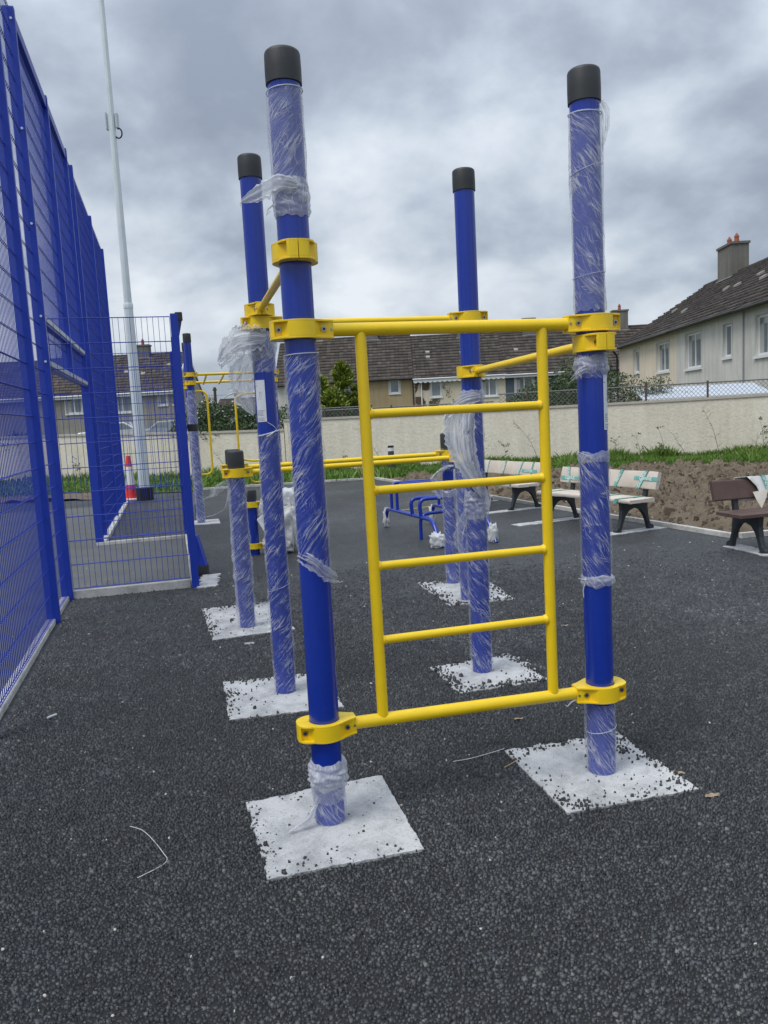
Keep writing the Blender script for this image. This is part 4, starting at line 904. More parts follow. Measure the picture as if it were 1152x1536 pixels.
TILT = math.atan2(.06, .23)
def make_bench(label, near, axis, Lb=1.84, legs=(.22, 1.62), kind='pink', bands=(), tdiag=()):
    ax = Vector(axis).normalized(); t = thing('bench', label, 'bench', (near[0], near[1], 0), math.atan2(ax.y, ax.x), 'wrapped park benches along the soil bed')
    # local: x along the bench, front is -y
    for x in legs:
        g = MB().prism(LEG, x - .028, x + .028, 0, 'x').build('leg', IRON, t, bevel=.006)
        MB().prism([(-.455,.0),(-.455,.012),(-.40,.012),(-.40,.0)], x - .05, x + .05, 0, 'x').build('foot', IRON, g)
    m_ = CARDP if kind == 'pink' else CARDW
    piv = bpy.data.objects.new('backrest', None)
    if kind != 'open':
        mb = MB(); slab_box(mb, 0, Lb, -.028, .026, 0, .215, 18, .006, near[0]); bk = mb.build('backrest', m_, t, smooth=50, loc=(0, -.005, .505)); bk.rotation_euler = (-TILT, 0, 0)
        mb = MB(); slab_box(mb, 0, Lb, -.43, -.225, .368, .412, 18, .005, near[0] + 2); slab_box(mb, .01, Lb - .01, -.215, -.03, .368, .410, 18, .005, near[0] + 4); st = mb.build('seat', m_, t, smooth=50)
        tb = MB(); 
        for x, w, sl in bands: tb = MB(); band(tb, x, w, -.034, .030, 0, .215, sl); tb.build('tape', TAPE, bk)
        for x, z in tdiag: tb = MB(); tb.add([(x - .20, -.036, z - .02), (x + .20, -.036, z - .02), (x + .20, -.036, z + .025), (x - .20, -.036, z + .025)], [(0, 1, 2, 3)]); tb.build('tape', TAPE, bk)
        for x, w, sl in bands: tb = MB(); band(tb, x * .97 + .05, w, -.43, -.03, .366, .412, sl * .4, .007); tb.build('tape', TAPE, st)
        for i, (x, w, sl) in enumerate(bands[:3]):
            q = bpy.data.objects.new('tape_lettering', TXT if i % 2 == 0 else TXB); C.objects.link(q); q.parent = bk; q.location = (x, -.040, .11); q.rotation_euler = (R(90), math.atan2(-.215, sl) if abs(sl) > .001 else R(-90), 0)
        for x, z in tdiag:
            q = bpy.data.objects.new('tape_lettering', TXT); C.objects.link(q); q.parent = bk; q.location = (x, -.041, z); q.rotation_euler = (R(90), 0, 0)
    else:
        mb = MB(); slab_box(mb, 0, Lb, -.02, .022, 0, .21, 2, 0); bk = mb.build('backrest', BROWN, t, loc=(0, -.005, .505)); bk.rotation_euler = (-TILT, 0, 0)
        for y0, y1 in ((-.43, -.24), (-.23, -.04)): MB().box((0 if y0 > -.3 else .0, y0, .368), (Lb, y1, .405)).build('seat_board', BROWN, t, bevel=.005)
        # torn wrapping: starts part way along with a curled edge
        wv = MB(); n = 20; k = 10; vs = []; 
        def x_at(f): return .34 + .20 * math.sin(math.pi * min(1, max(0, 1 - f)) * .75) if f < 1 else .34
        prof = [(-.035, -.02), (-.038, .05), (-.036, .12), (-.035, .18), (-.030, .226), (.0, .232), (.034, .226), (.038, .12), (.036, -.02)]
        for i in range(n + 1):
            for j, (y, z) in enumerate(prof):
                f = z / .23; x0 = .36 + .17 * max(0, 1 - abs(f - .30) * 1.1) if y < 0 else .30; x = x0 + (Lb + .02 - x0) * i / n
                lift = -.018 * math.exp(-i * .9) if y < 0 else 0; vs.append((x, y + lift + .004 * mnoise.noise(Vector((x * 5, z * 9, 1))), z + .003 * mnoise.noise(Vector((x * 7, z * 9, 4)))))
        k = len(prof); wv.add(vs, [(i*k+j, (i+1)*k+j, (i+1)*k+j+1, i*k+j+1) for i in range(n) for j in range(k - 1)])
        wr = wv.build('wrapping', CARDW, bk, smooth=50); sm = wr.modifiers.new('thick', 'SOLIDIFY'); sm.thickness = .004
        fl = MB().add([(.44,-.045,.06),(.62,-.05,.075),(.58,-.055,-.01),(.50,-.06,-.12),(.46,-.055,-.03)], [(0,1,2,3,4)]).build('torn_flap', CARD, bk); sm = fl.modifiers.new('thick', 'SOLIDIFY'); sm.thickness = .004
        tb = MB(); band(tb, .62, .05, -.044, .040, -.02, .228, -.05); tb.build('tape', TAPE, bk)
        q = bpy.data.objects.new('tape_lettering', TXT); C.objects.link(q); q.parent = bk; q.location = (.625, -.052, .11); q.rotation_euler = (R(90), math.atan2(-.25, -.05), 0)
    bpy.data.objects.remove(piv)
    return t
AX = (.418, -.908)      # from the far end to the near end; front (-y local) faces the tarmac
b2 = make_bench('middle park bench wrapped in pale foam with green tape behind the right hand post', (3.30 - .418 * 1.84, 9.50 + .908 * 1.84), AX, bands=((.18, .05, -.05), (1.18, .05, .09), (1.60, .06, .10)), tdiag=((.22, .06), (1.66, .12)))
b1 = make_bench('farthest park bench wrapped in pale foam, seen through the yellow ladder', (2.45 - .418 * 1.84, 12.20 + .908 * 1.84), AX, bands=((.35, .03, .03), (.85, .03, .05), (1.30, .04, .08), (1.62, .03, .03)), tdiag=((1.55, .07),))
b3 = make_bench('park bench at right edge with brown boards showing from torn wrapping', (3.40, 8.12), (.975, .222), kind='open', legs=(.27, 1.6))
def strip(near, axis, x, label, w=.17, ext=(-.62, .22), seed=1):
    ax = Vector(axis).normalized(); n_ = Vector((-ax.y, ax.x)); o = Vector(near[:2]) + ax * x
    poly = [tuple(o + ax * (-w/2) + n_ * ext[0]), tuple(o + ax * (w/2) + n_ * ext[0]), tuple(o + ax * (w/2) + n_ * ext[1]), tuple(o + ax * (-w/2) + n_ * ext[1])]
    out = ragged(poly, (.012, .016, .012, .016), seed, .02); c = o; mb = MB(); mb.prism([(a - c.x, b - c.y) for a, b in out], -.01, .008)
    q = mb.build('concrete_strip', CONC, loc=(c.x, c.y, 0)); tag(q, label, 'concrete strip')
n2 = (3.30 - .418 * 1.84, 9.50 + .908 * 1.84); n1 = (2.45 - .418 * 1.84, 12.20 + .908 * 1.84)
strip(n2, AX, 1.64, 'pale concrete strip under the near legs of the middle bench', .20, (-.75, .25), 1); strip(n2, AX, .22, 'pale concrete strip under the far legs of the middle bench', .22, (-.95, .2), 2)
strip(n1, AX, 1.62, 'pale concrete strip under the near legs of the farthest bench', .20, (-.9, .2), 3); strip(n1, AX, .22, 'pale concrete strip under the far legs of the farthest bench', .2, (-.6, .2), 4)
strip((3.40, 8.12), (.975, .222), .29, 'ragged concrete patch under the legs of the torn brown bench', .22, (-.72, .10), 5)
# ------------------------------------------------------------------ houses
CURT = mat('net_curtain', (.42, .42, .40), .25)
VENTM = mat('pale_vent', (.30, .29, .26), .8)
mat_lead = mat('lead_flashing', (.30, .31, .33), .6)
def tile_mat(name, a, b, moss):
    m = bpy.data.materials.new(name); m.use_nodes = True; t = m.node_tree; p = t.nodes['Principled BSDF']; tc = t.nodes.new('ShaderNodeTexCoord')
    at = N(t, 'ShaderNodeAttribute', attribute_name='tone'); c = ramp(t, at.outputs['Fac'], [(0, a), (.75, b), (1, tuple(x * 1.25 for x in b))])
    n = N(t, 'ShaderNodeTexNoise', ins={'Scale': 1.1, 'Detail': 7, 'Roughness': .7}); L(t, tc.outputs['Object'], n.inputs['Vector'])
    f = ramp(t, n.outputs[0], [(.56, (0,)*3), (.70, (1,)*3)])
    mm = N(t, 'ShaderNodeMix', data_type='RGBA'); L(t, M2(t, 'MULTIPLY', f, .7), mm.inputs[0]); L(t, c, mm.inputs[6]); mm.inputs[7].default_value = (*moss, 1); L(t, mm.outputs[2], p.inputs['Base Color']); p.inputs['Roughness'].default_value = .85
    return m
TILE = tile_mat('roof_tile_brown', (.050, .040, .035), (.088, .072, .062), (.15, .138, .10))
TILE2 = tile_mat('roof_tile_dark', (.046, .038, .034), (.080, .067, .058), (.13, .12, .09))
CHIMM = roughcast('chimney_render', (.13, .125, .11), (.20, .19, .17), 25)
WT = dict(tan=roughcast('tan_render', (.34, .26, .15), (.44, .345, .21), 20), cream=roughcast('cream_render', (.60, .53, .40), (.70, .63, .49), 20),
 blue=roughcast('slate_blue_render', (.085, .11, .135), (.12, .145, .17), 20), grey=roughcast('grey_roughcast', (.52, .505, .465), (.70, .68, .63), 22),
 rcream=roughcast('pinkish_roughcast', (.66, .57, .45), (.80, .70, .56), 22), lgrey=roughcast('weathered_roughcast', (.24, .225, .195), (.37, .35, .315), 20))
def house(name, label, org, rz, Wd, Dp, eave, ridge, wall, tile, wins=(), chim=(), vents=(), gut=BLACKP, over=.30, group=None, scallop=False, backroof=True, fascia=None, door=()):
    t = thing(name, label, 'house', (org[0], org[1], 0), rz, group)
    # front wall with real openings
    xs = sorted({0, Wd, *[v for w in wins for v in (w[0], w[1])]}); zs = sorted({-.15, eave, *[v for w in wins for v in (w[2], w[3])]}); mb = MB()
    for i in range(len(xs) - 1):
        for j in range(len(zs) - 1):
            cx = (xs[i] + xs[i+1]) / 2; cz = (zs[j] + zs[j+1]) / 2
            if any(w[0] < cx < w[1] and w[2] < cz < w[3] for w in wins): continue
            mb.add([(xs[i],0,zs[j]),(xs[i+1],0,zs[j]),(xs[i+1],0,zs[j+1]),(xs[i],0,zs[j+1])], [(0,1,2,3)])
    for w in wins:
        a, b, c, d = w[:4]; dp = .16
        mb.add([(a,0,c),(b,0,c),(b,0,d),(a,0,d),(a,dp,c),(b,dp,c),(b,dp,d),(a,dp,d)], [(0,4,5,1),(1,5,6,2),(2,6,7,3),(3,7,4,0),(4,7,6,5)])
    mid = Dp / 2
    mb.add([(0,0,-.15),(0,Dp,-.15),(0,Dp,eave),(0,mid,ridge-.1),(0,0,eave)], [(4,3,2,1,0)]); mb.add([(Wd,0,-.15),(Wd,Dp,-.15),(Wd,Dp,eave),(Wd,mid,ridge-.1),(Wd,0,eave)], [(0,1,2,3,4)])
    mb.add([(0,Dp,-.15),(Wd,Dp,-.15),(Wd,Dp,eave),(0,Dp,eave)], [(3,2,1,0)]); mb.build('wall', WT[wall], t)
    # windows
    for w in wins:
        a, b, c, d = w[:4]; lights = w[4] if len(w) > 4 else 1; fr_ = MB(); f = .095; y0, y1 = .09, .135
        fr_.box((a, y0, c), (b, y1, c + f)); fr_.box((a, y0, d - f), (b, y1, d)); fr_.box((a, y0, c + f), (a + f, y1, d - f)); fr_.box((b - f, y0, c + f), (b, y1, d - f))
        for q in range(1, lights): x = a + (b - a) * q / lights; fr_.box((x - .045, y0, c + f), (x + .045, y1, d - f))
        wo_ = fr_.build('window', UPVC, t)
        MB().box((a + f, .118, c + f), (b - f, .128, d - f)).build('pane', GLASS, wo_)
        if (b - a) > .9: MB().box((a + f, .112, c + f), (a + f + (b - a) * .20, .1175, d - f)).build('curtain', CURT, wo_); MB().box((a + f, .112, d - f - (d - c) * .16), (b - f, .1165, d - f)).build('blind', CURT, wo_)
        MB().box((a - .09, -.075, c - .10), (b + .09, .085, c - .002)).build('sill', UPVC if (len(w) < 6) else FRAMEG, wo_)
        sr = MB(); s_ = .11
        sr.box((a - s_, -.022, c), (a - .001, -.001, d + s_)); sr.box((b + .001, -.022, c), (b + s_, -.001, d + s_)); sr.box((a, -.022, d + .001), (b, -.001, d + s_)); sr.build('surround', FRAMEG, wo_)
    # roof
    slope = math.hypot(mid + over, (ridge - eave) * (mid + over) / mid); pitch = math.atan2(ridge - eave, mid); nr = int(slope / .40); nc = max(2, int((Wd + .1) / .33)); r = np.random.RandomState(int(abs(org[0] * 13 + org[1] * 7)) + 1)
    ze = eave - over * math.tan(pitch) + .06; Vs = []; Fs = []; T = []; dy, dz = math.cos(pitch), math.sin(pitch); ny, nz_ = -dz, dy
    o = 0
    for side in ((0, 1) if backroof else (0,)):
        for i in range(nr):
            for j in range(nc):
                if side == 1 and (j > 0): continue
                x0 = -.05 + (Wd + .1) * j / nc; x1 = -.05 + (Wd + .1) * (j + 1) / nc if side == 0 else Wd + .05
                s0 = slope * i / nr - .03; s1 = slope * (i + 1) / nr; lf = .065 + r.uniform(-.010, .018); g = r.uniform(.004, .012); sj = r.uniform(-.012, .012)
                pts = []
                for (x, s, l) in ((x0 + g, s0 + sj, lf), (x1 - g, s0 + sj, lf), (x1 - g, s1, .004), (x0 + g, s1, .004), (x0 + g, s0 + sj, 0), (x1 - g, s0 + sj, 0)):
                    y = -over + s * dy + l * ny; z = ze + s * dz + l * nz_; pts.append((x, y if side == 0 else Dp - y, z))
                mx_ = ((x0 + x1) / 2, pts[0][1] + .0, pts[0][2])
                # rolled crown of the tile
                Vs += pts; Fs += [(o, o+1, o+2, o+3), (o+4, o+5, o+1, o)] if side == 0 else [(o+3, o+2, o+1, o), (o, o+1, o+5, o+4)]; T += [r.uniform(0, 1)] * 6; o += 6
    q = np_mesh('roof_tiles', Vs, Fs, TILE if tile == 0 else TILE2, parent=t, col=T); q['kind'] = 'stuff'
    rf = MB(); zt = ze + slope * dz
    rf.add([(-.04,-over,ze-.015),(Wd+.04,-over,ze-.015),(Wd+.04,mid,zt-.015),(-.04,mid,zt-.015),(-.04,Dp+over,ze-.015),(Wd+.04,Dp+over,ze-.015),(-.04,-over,ze-.10),(Wd+.04,-over,ze-.10),(-.04,Dp+over,ze-.10),(Wd+.04,Dp+over,ze-.10),(-.04,mid,zt-.12),(Wd+.04,mid,zt-.12)],
       [(0,1,2,3),(3,2,5,4),(0,6,7,1),(4,5,9,8),(0,3,10,6),(3,4,8,10),(1,7,11,2),(2,11,9,5),(6,10,11,7),(8,9,11,10)])
    roof = rf.build('roof', TILE2, t)
    rd = MB(); nrd = max(1, int(Wd / .45))
    for i in range(nrd):
        x0 = Wd * i / nrd; x1 = Wd * (i + 1) / nrd - .012; rd.tube([(x0, mid, zt - .03), (x1, mid, zt - .03 + .006 * (i % 2))], .13, 8)
    q = rd.build('ridge_tiles', TILE2, t, smooth=30); q['kind'] = 'stuff'
    gy = -over - .05
    MB().tube([(-.04, gy, ze - .03), (Wd + .04, gy, ze - .03)], .055, 8).build('gutter', gut, t, smooth=50)
    if fascia is not None: MB().box((0, -over + .01, ze - .24), (Wd, -over + .035, ze - .02)).build('fascia', fascia, t)
    if scallop:
        n = int(Wd / .36); sc_ = MB(); x_ = [0]; poly = [(0, ze - .04)]
        for i in range(n):
            for k in range(7):
                a = math.pi * k / 6; poly.append((Wd * (i + .5 - .5 * math.cos(a)) / n, ze - .20 - .13 * math.sin(a)))
        poly.append((Wd, ze - .04)); sc_.prism(poly, -over - .02, -over + .02, 0, 'y')
        f_ = sc_.build('scalloped_fascia', UPVC, t)
    for (x, y, w_, d_, zt_, pots) in chim:
        zb = ridge - abs(y) * .8 - 1.2; c = MB(); c.box((x - w_/2, mid + y - d_/2, zb), (x + w_/2, mid + y + d_/2, zt_ - .12)); c.box((x - w_/2 - .06, mid + y - d_/2 - .06, zt_ - .12), (x + w_/2 + .06, mid + y + d_/2 + .06, zt_))
        ch = c.build('chimney', CHIMM, t); MB().box((x - w_/2 - .08, mid + y - d_/2 - .08, ridge - .42), (x + w_/2 + .08, mid + y - d_/2 - .005, ridge - .18)).build('flashing', mat_lead, ch)
        for k in range(pots):
            px_ = x + (k - (pots - 1) / 2) * w_ / max(2, pots); MB().lathe([(.14, zt_), (.11, zt_ + .28), (.13, zt_ + .30), (.13, zt_ + .34), (.02, zt_ + .52)], 10, (px_, mid + y)).build('chimney_pot', TERRA, ch, smooth=40)
    for (x, s) in vents:
        y = -over + s * dy; z = ze + s * dz; v = MB().add([(x-.16,y-.03,z+.03),(x+.16,y-.03,z+.03),(x+.16,y+.2,z+.16),(x-.16,y+.2,z+.16),(x-.16,y-.03,z+.13),(x+.16,y-.03,z+.13),(x+.16,y+.2,z+.26),(x-.16,y+.2,z+.26)], [(0,1,5,4),(4,5,6,7),(1,2,6,5),(3,0,4,7),(2,3,7,6)]).build('roof_vent', VENTM, t)
    return t
G1 = 'terraced houses behind the wall'
RZ = R(-1.5)
hw = 7.12
def hx(i): return (2.77 + i * hw * math.cos(RZ), 62 + i * hw * math.sin(RZ))
lx = 2.77 - hw
house('terraced_house', 'far terraced house mostly hidden behind the conifers and front left post', (2.77 - hw - 3.6, 62.35), RZ, 3.58, 9, 4.5, 7.85, 'grey', 0, [(1.2, 2.2, 2.9, 4.0)], [], group=None)
house('terraced_house', 'tan rendered terraced house with dark roof right of the conifers', (2.77 - hw, 62.2), RZ, hw - .02, 9, 4.55, 8.05, 'tan', 0, [(1.4, 3.35, 2.75, 4.3, 2), (5.3, 6.05, 3.3, 4.35)], [(4.0, 0, .95, .7, 9.1, 1)])
house('terraced_house', 'cream terraced house with scalloped white fascia and small windows', hx(0), RZ, hw - .02, 9, 4.45, 7.85, 'cream', 1, [(1.35, 2.15, 2.85, 4.05), (5.25, 6.45, 2.7, 4.1, 2)], [(4.3, 0, .85, .7, 8.75, 1)], [(1.3, 2.7), (1.3, 3.4), (4.0, 3.1)], gut=UPVC, scallop=True)
house('terraced_house', 'slate blue terraced house with white windows behind the bushes', hx(1), RZ, hw - .02, 9, 4.4, 7.75, 'blue', 1, [(.75, 2.1, 2.75, 4.15, 2), (4.6, 5.9, 2.7, 4.1, 2)], [(2.6, 0, 1.0, .7, 8.9, 0)], [(1.2, 3.2), (5, 3.0)], gut=UPVC, fascia=UPVC)
house('terraced_house', 'grey terraced house right of the slate blue one behind the bushes', hx(2), RZ, hw - .02, 9, 4.35, 7.75, 'grey', 0, [(1.2, 2.2, 2.9, 4.0), (4.2, 5.6, 2.6, 4.0, 2)], [(2.9, 0, 1.2, .7, 9.15, 1)], [(3, 3)])
house('terraced_house', 'last terraced house of the far row beside the near grey houses', hx(3), RZ, hw, 9, 4.3, 7.6, 'grey', 0, [(1.2, 2.2, 2.9, 4.0)], [], [(2, 3)])
hs_ = [o for o in bpy.data.objects if o.get('label') == 'cream terraced house with scalloped white fascia and small windows'][0]
MB().tube([(.62, -.06, 0), (.62, -.06, 4.2)], .05, 8).build('drainpipe', UPVC, hs_, smooth=50)
MB().tube([(-.02, -.08, 0), (-.02, -.08, 4.3)], .05, 8).build('drainpipe', BLACKP, hs_, smooth=50)
# dead creeper on the cream house
CRP = mat('dead_creeper', (.11, .07, .05), .9, var=(4, 1, (.20, .14, .10)))
r = np.random.RandomState(4); n = 5200; x = r.gamma(2, .42, n) + .1; keep = (x < 3.2); x = x[keep]; z = 2.0 + r.uniform(0, 2.3, len(x)); m_ = (vnoise(x * 2.2, z * 1.6, 8) > .32 + x * .10) & ~((x > 1.25) & (x < 2.25) & (z > 2.7) & (z < 4.15)); x = x[m_]; z = z[m_]
V, F, t = chips(x, z, np.full(len(x), .07), 6, zlo=0, hz=np.full(len(x), .03)); V = V[:, [0, 2, 1]]; V[:, 1] = -.01 - V[:, 1]
q = np_mesh('dead_creeper', V, F[:, ::-1], CRP, parent=hs_); q['kind'] = 'stuff'
def barge(h, Wd, Dp, eave, ridge, over=.3):
    for a, b in (((-over, eave - .15), (Dp/2, ridge + .08)), ((Dp + over, eave - .15), (Dp/2, ridge + .08))):
        MB().bar((Wd + .08, a[0], a[1]), (Wd + .08, b[0], b[1]), .22, .04, up=(1, 0, 0)).build('bargeboard', UPVC, h)
# left houses
hl = house('terraced_house', 'weathered grey house with chimney seen through the blue mesh, gable end at its right', (-26.7, 61.2), R(0), 11.3, 9.4, 4.45, 7.5, 'lgrey', 0, [(2.9, 4.1, 3.0, 4.3, 2), (6.5, 7.9, 2.9, 4.3, 2), (10.0, 10.6, 3.3, 4.2)], [(7.8, 0, 1.05, .8, 8.35, 1)], [(4.4, 2.2), (4.0, 2.2), (7, 3), (10.2, 3.8), (8.4, 2.6)], gut=UPVC, fascia=UPVC)
barge(hl, 11.3, 9.4, 4.45, 7.5)
house('terraced_house', 'weathered grey house at the far left behind the tall mesh', (-38.3, 61.2), R(0), 11.5, 9.4, 4.45, 7.4, 'lgrey', 0, [(2, 3.6, 2.75, 4.25, 2), (7.9, 8.9, 3.0, 4.2)], [(5.8, 0, 1.5, .8, 8.5, 1)], [(4.4, 2.2), (8, 2.6)], gut=UPVC, fascia=UPVC)
house('house', 'small distant house with a chimney above the flowering hedge', (-19.5, 95), R(0), 6.5, 8, 2.9, 4.6, 'grey', 0, [], [(2.2, 0, .7, .6, 5.3, 1)])
# right houses: facade runs from far (14.6, 48.2) towards the camera
fa = Vector((14.56, 48.2)); fb = Vector((13.95, 28.66)); fd = (fb - fa).normalized(); rzr = math.atan2(fd.y, fd.x)
def rh(s): p = fa + fd * s; return (p.x, p.y)
G3 = None
h1 = house('semi_detached_house', 'pinkish cream roughcast house with chimney at the far end of the right row', rh(0), rzr, 10.0, 10.2, 5.0, 8.15, 'rcream', 1, [(3.03, 4.05, 3.24, 4.5), (7.1, 9.0, 3.05, 4.5, 2)], [(4.0, 0, 1.9, .9, 9.75, 2)], [(3, 3.0), (6.5, 2.2), (9.3, 3.4)], over=.35)
h2 = house('semi_detached_house', 'grey roughcast house with two upstairs windows in the middle of the right row', rh(10.0), rzr, 7.6, 10.2, 5.02, 8.17, 'grey', 1, [(1.3, 3.2, 2.98, 4.55, 2), (5.6, 6.4, 3.2, 4.5)], [], [(1.0, 3.2), (2.6, 3.6), (4.4, 2.8), (6.2, 4.2)], over=.35)
h3 = house('semi_detached_house', 'nearest grey roughcast house cut by the right edge of the photo', rh(17.6), rzr, 9.0, 10.2, 5.0, 8.15, 'grey', 1, [(1.0, 2.6, 3.04, 4.5, 2), (5, 6.6, 3.04, 4.5, 2)], [(8.2, 0, 1.7, .9, 9.4, 2)], [(1.6, 2.4), (3, 3.6), (5, 2.8)], over=.35)
MB().tube(bend([(-.12, -.36, 4.75), (-.12, -.10, 4.45), (-.12, -.08, 0)], .15), .06, 8).build('drainpipe', BLACKP, h1, smooth=50)
MB().tube([(-.0, -.05, 0), (-.0, -.05, 4.9)], .03, 8).build('drainpipe', mat_lead, h3, smooth=50)
MB().lathe([(.10, 6.3), (.10, 7.0), (.13, 7.02), (.13, 7.12)], 10, (6.9, 2.2)).build('vent_pipe', mat_lead, h2, smooth=50)
# white roofed garden shed behind the wall
sh = thing('garden_shed', 'low white corrugated shed roof showing just over the wall at right', 'shed', (7.7, 23.2, 0), R(-8))
CORW = mat('white_corrugated', (.50, .54, .60), .5)
mb = MB(); n = 46
for i in range(n):
    x0 = 3.6 * i / n; x1 = 3.6 * (i + .5) / n; x2 = 3.6 * (i + 1) / n
    mb.add([(x0,0,1.62),(x1,0,1.655),(x2,0,1.62),(x0,1.9,1.98),(x1,1.9,2.015),(x2,1.9,1.98)], [(0,1,4,3),(1,2,5,4)])
mb.build('roof_sheet', CORW, sh); MB().box((.1, .1, -.1), (3.5, 1.8, 1.60)).build('shed_wall', WT['blue'], sh); MB().box((-.05, -.05, 1.54), (3.65, -.01, 1.66)).build('fascia', UPVC, sh)

# ------------------------------------------------------------------ chain link fence behind the wall
def chainlink(name, label, a, b, z0, z1, posts, parent=None, sp=.11, m=None, wr=.0042):
    a = Vector(a); b = Vector(b); Ln = (b - a).length; t = thing(name, label, 'fence', (a.x, a.y, 0), math.atan2((b-a).y, (b-a).x))
    mb = MB(); H = z1 - z0; n = int((Ln + H) / sp)
    for i in range(n):
        for s in (1, -1):
            x0 = i * sp - H if s > 0 else i * sp; x1 = x0 + s * H; za, zb = z0, z1
            if x0 < 0: za = z0 + (0 - x0) * (H / H); x0 = 0
            if x1 > Ln: zb = z0 + (Ln - (x1 - H)) if s > 0 else zb; x1 = Ln
            if s < 0 and x1 < 0: zb = z0 + x0; x1 = 0
            if s < 0 and x0 > Ln: za = z0 + (x0 - Ln); x0 = Ln
            if zb - za < .02: continue
            mb.wire((x0, .004 * s, za), (x1, .004 * s, zb), wr)
    q = mb.build('wire_mesh', m or mat_wire, t); q['kind'] = 'stuff'
    MB().tube([(0, 0, z1), (Ln, 0, z1)], .016, 8).build('top_rail', mat_wire, t)
    for i in range(posts):
        x = Ln * (i + .5) / posts; MB().tube([(x, 0, -.1), (x, 0, z1 + .05)], .026, 10).build('post', mat_rust, t, smooth=50)
    return t
mat_wire = mat('fence_wire', (.15, .15, .15), .6); mat_rust = mat('rusty_post', (.10, .065, .055), .8)
chainlink('chainlink_fence', 'rusty chain link fence standing just behind the cream wall at right', (3.2, wallY(3.2) + .55), (13.5, wallY(13.5) + .55), 1.35, 1.98, 7)
chainlink('chainlink_fence', 'faint chain link fence behind the wall between the conifers and the bush', (-2.4, wallY(0) + .75), (3.1, wallY(3.2) + .75), 1.3, 1.80, 3)

# ------------------------------------------------------------------ vegetation
def leaf_mat(name, a, b, c):
    m = bpy.data.materials.new(name); m.use_nodes = True; t = m.node_tree; p = t.nodes['Principled BSDF']
    at = N(t, 'ShaderNodeAttribute', attribute_name='tone'); L(t, ramp(t, at.outputs['Fac'], [(0, a), (.6, b), (1, c)]), p.inputs['Base Color']); p.inputs['Roughness'].default_value = .6
    return m
LF1 = leaf_mat('bush_leaves', (.035, .058, .022), (.075, .11, .038), (.14, .17, .065))
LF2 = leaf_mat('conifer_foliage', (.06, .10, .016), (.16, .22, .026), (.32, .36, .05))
LF3 = leaf_mat('hedge_leaves', (.022, .048, .018), (.055, .10, .032), (.12, .16, .055))
LFW = mat('white_blossom', (.70, .68, .62), .7)
def leaves(pts, size, seed, asp=.45, up=.0, dirs=None):
    r = np.random.RandomState(seed); n = len(pts); P = np.asarray(pts, float)
    a = r.normal(0, 1, (n, 3)); a[:, 2] += up
    if dirs is not None: a = a * .5 + np.asarray(dirs)
    a /= np.linalg.norm(a, axis=1)[:, None]; b = r.normal(0, 1, (n, 3)); b -= (b * a).sum(1)[:, None] * a; b /= np.linalg.norm(b, axis=1)[:, None]; s = (size * r.uniform(.6, 1.4, n))[:, None]
    c = np.cross(a, b) * s * .12
    V = np.stack([P, P + a * s * .5 + b * s * asp * .5 + c, P + a * s, P + a * s * .5 - b * s * asp * .5 + c], 1)
    F = np.arange(n * 4).reshape(n, 4); return V.reshape(-1, 3), F
def bush(name, label, cat, loc, blobs, n, size, lm, seed, trunk=None, group=None, tone=.3, hollow=.55):
    r = np.random.RandomState(seed); t = thing(name, label, cat, (*loc, 0), 0, group); P = []; T = []
    vol = np.array([b[3] * b[4] * b[5] for b in blobs]); cnt = (n * vol ** .7 / (vol ** .7).sum()).astype(int)
    for (cx, cy, cz, rx, ry, rz), k in zip(blobs, cnt):
        d = r.normal(0, 1, (k, 3)); d /= np.linalg.norm(d, axis=1)[:, None]; rad = r.uniform(hollow ** 3, 1, k) ** (1/3)
        nn = np.array([mnoise.noise(Vector(q) * 2.1 + Vector((seed, cx, cz))) for q in d]); rad = rad * (1 + .35 * nn)
        p = d * rad[:, None] * np.array([rx, ry, rz]) + np.array([cx, cy, cz]); P.append(p)
        cl = np.array([mnoise.noise(Vector(q) * 3.3 + Vector((seed, 5, 1))) for q in p]); T.append(np.clip(.42 + .55 * cl + r.uniform(-.25, .25, k), 0, 1))
    P = np.concatenate(P); T = np.concatenate(T); ok_ = P[:, 2] > .03; P = P[ok_]; T = T[ok_]
    V, F = leaves(P, size, seed + 1); o = np_mesh('foliage', V, F, lm, parent=t, col=np.repeat(T, 4))
    mb = MB(); rr = rng(seed)
    for (cx, cy, cz, rx, ry, rz) in blobs:
        for _ in range(3): mb.tube([(cx * .25 + rr.uniform(-.1, .1), cy * .25, -.05), (cx * .6 + rr.uniform(-.2, .2), cy * .6, cz * .5), (cx + rr.uniform(-rx, rx) * .5, cy + rr.uniform(-ry, ry) * .5, cz + rz * rr.uniform(.2, .8))], [.035, .022, .006], 5)
    mb.build('stems', BARK, t); return t
bush('bush', 'loose green bush behind the chain link fence between ladder and right post', 'bush', (6.4, 25.2), [(-.9,0,1.7,1.0,.8,.8),(.2,.3,2.3,1.1,.9,.9),(1.1,0,1.8,.9,.8,.8),(-1.8,.2,1.4,.7,.6,.5),(.6,.8,2.7,.6,.6,.6)], 11000, .085, LF1, 3, hollow=.2)
bush('bush', 'twiggy bush at the corner of the pinkish house behind the chain link fence', 'bush', (8.4, 24.0), [(-.4,0,1.55,.7,.5,.5),(.5,0,1.45,.9,.5,.4),(0,.2,1.95,.5,.4,.4)], 3200, .07, LF1, 5, hollow=.1)
bush('bush', 'dark green bush leaning over the wall at the right edge', 'bush', (10.75, 20.6), [(0,0,1.75,.55,.5,.42),(.9,.1,1.95,.8,.6,.55),(.3,0,1.4,.8,.4,.4)], 5200, .09, LF1, 7, hollow=.4)
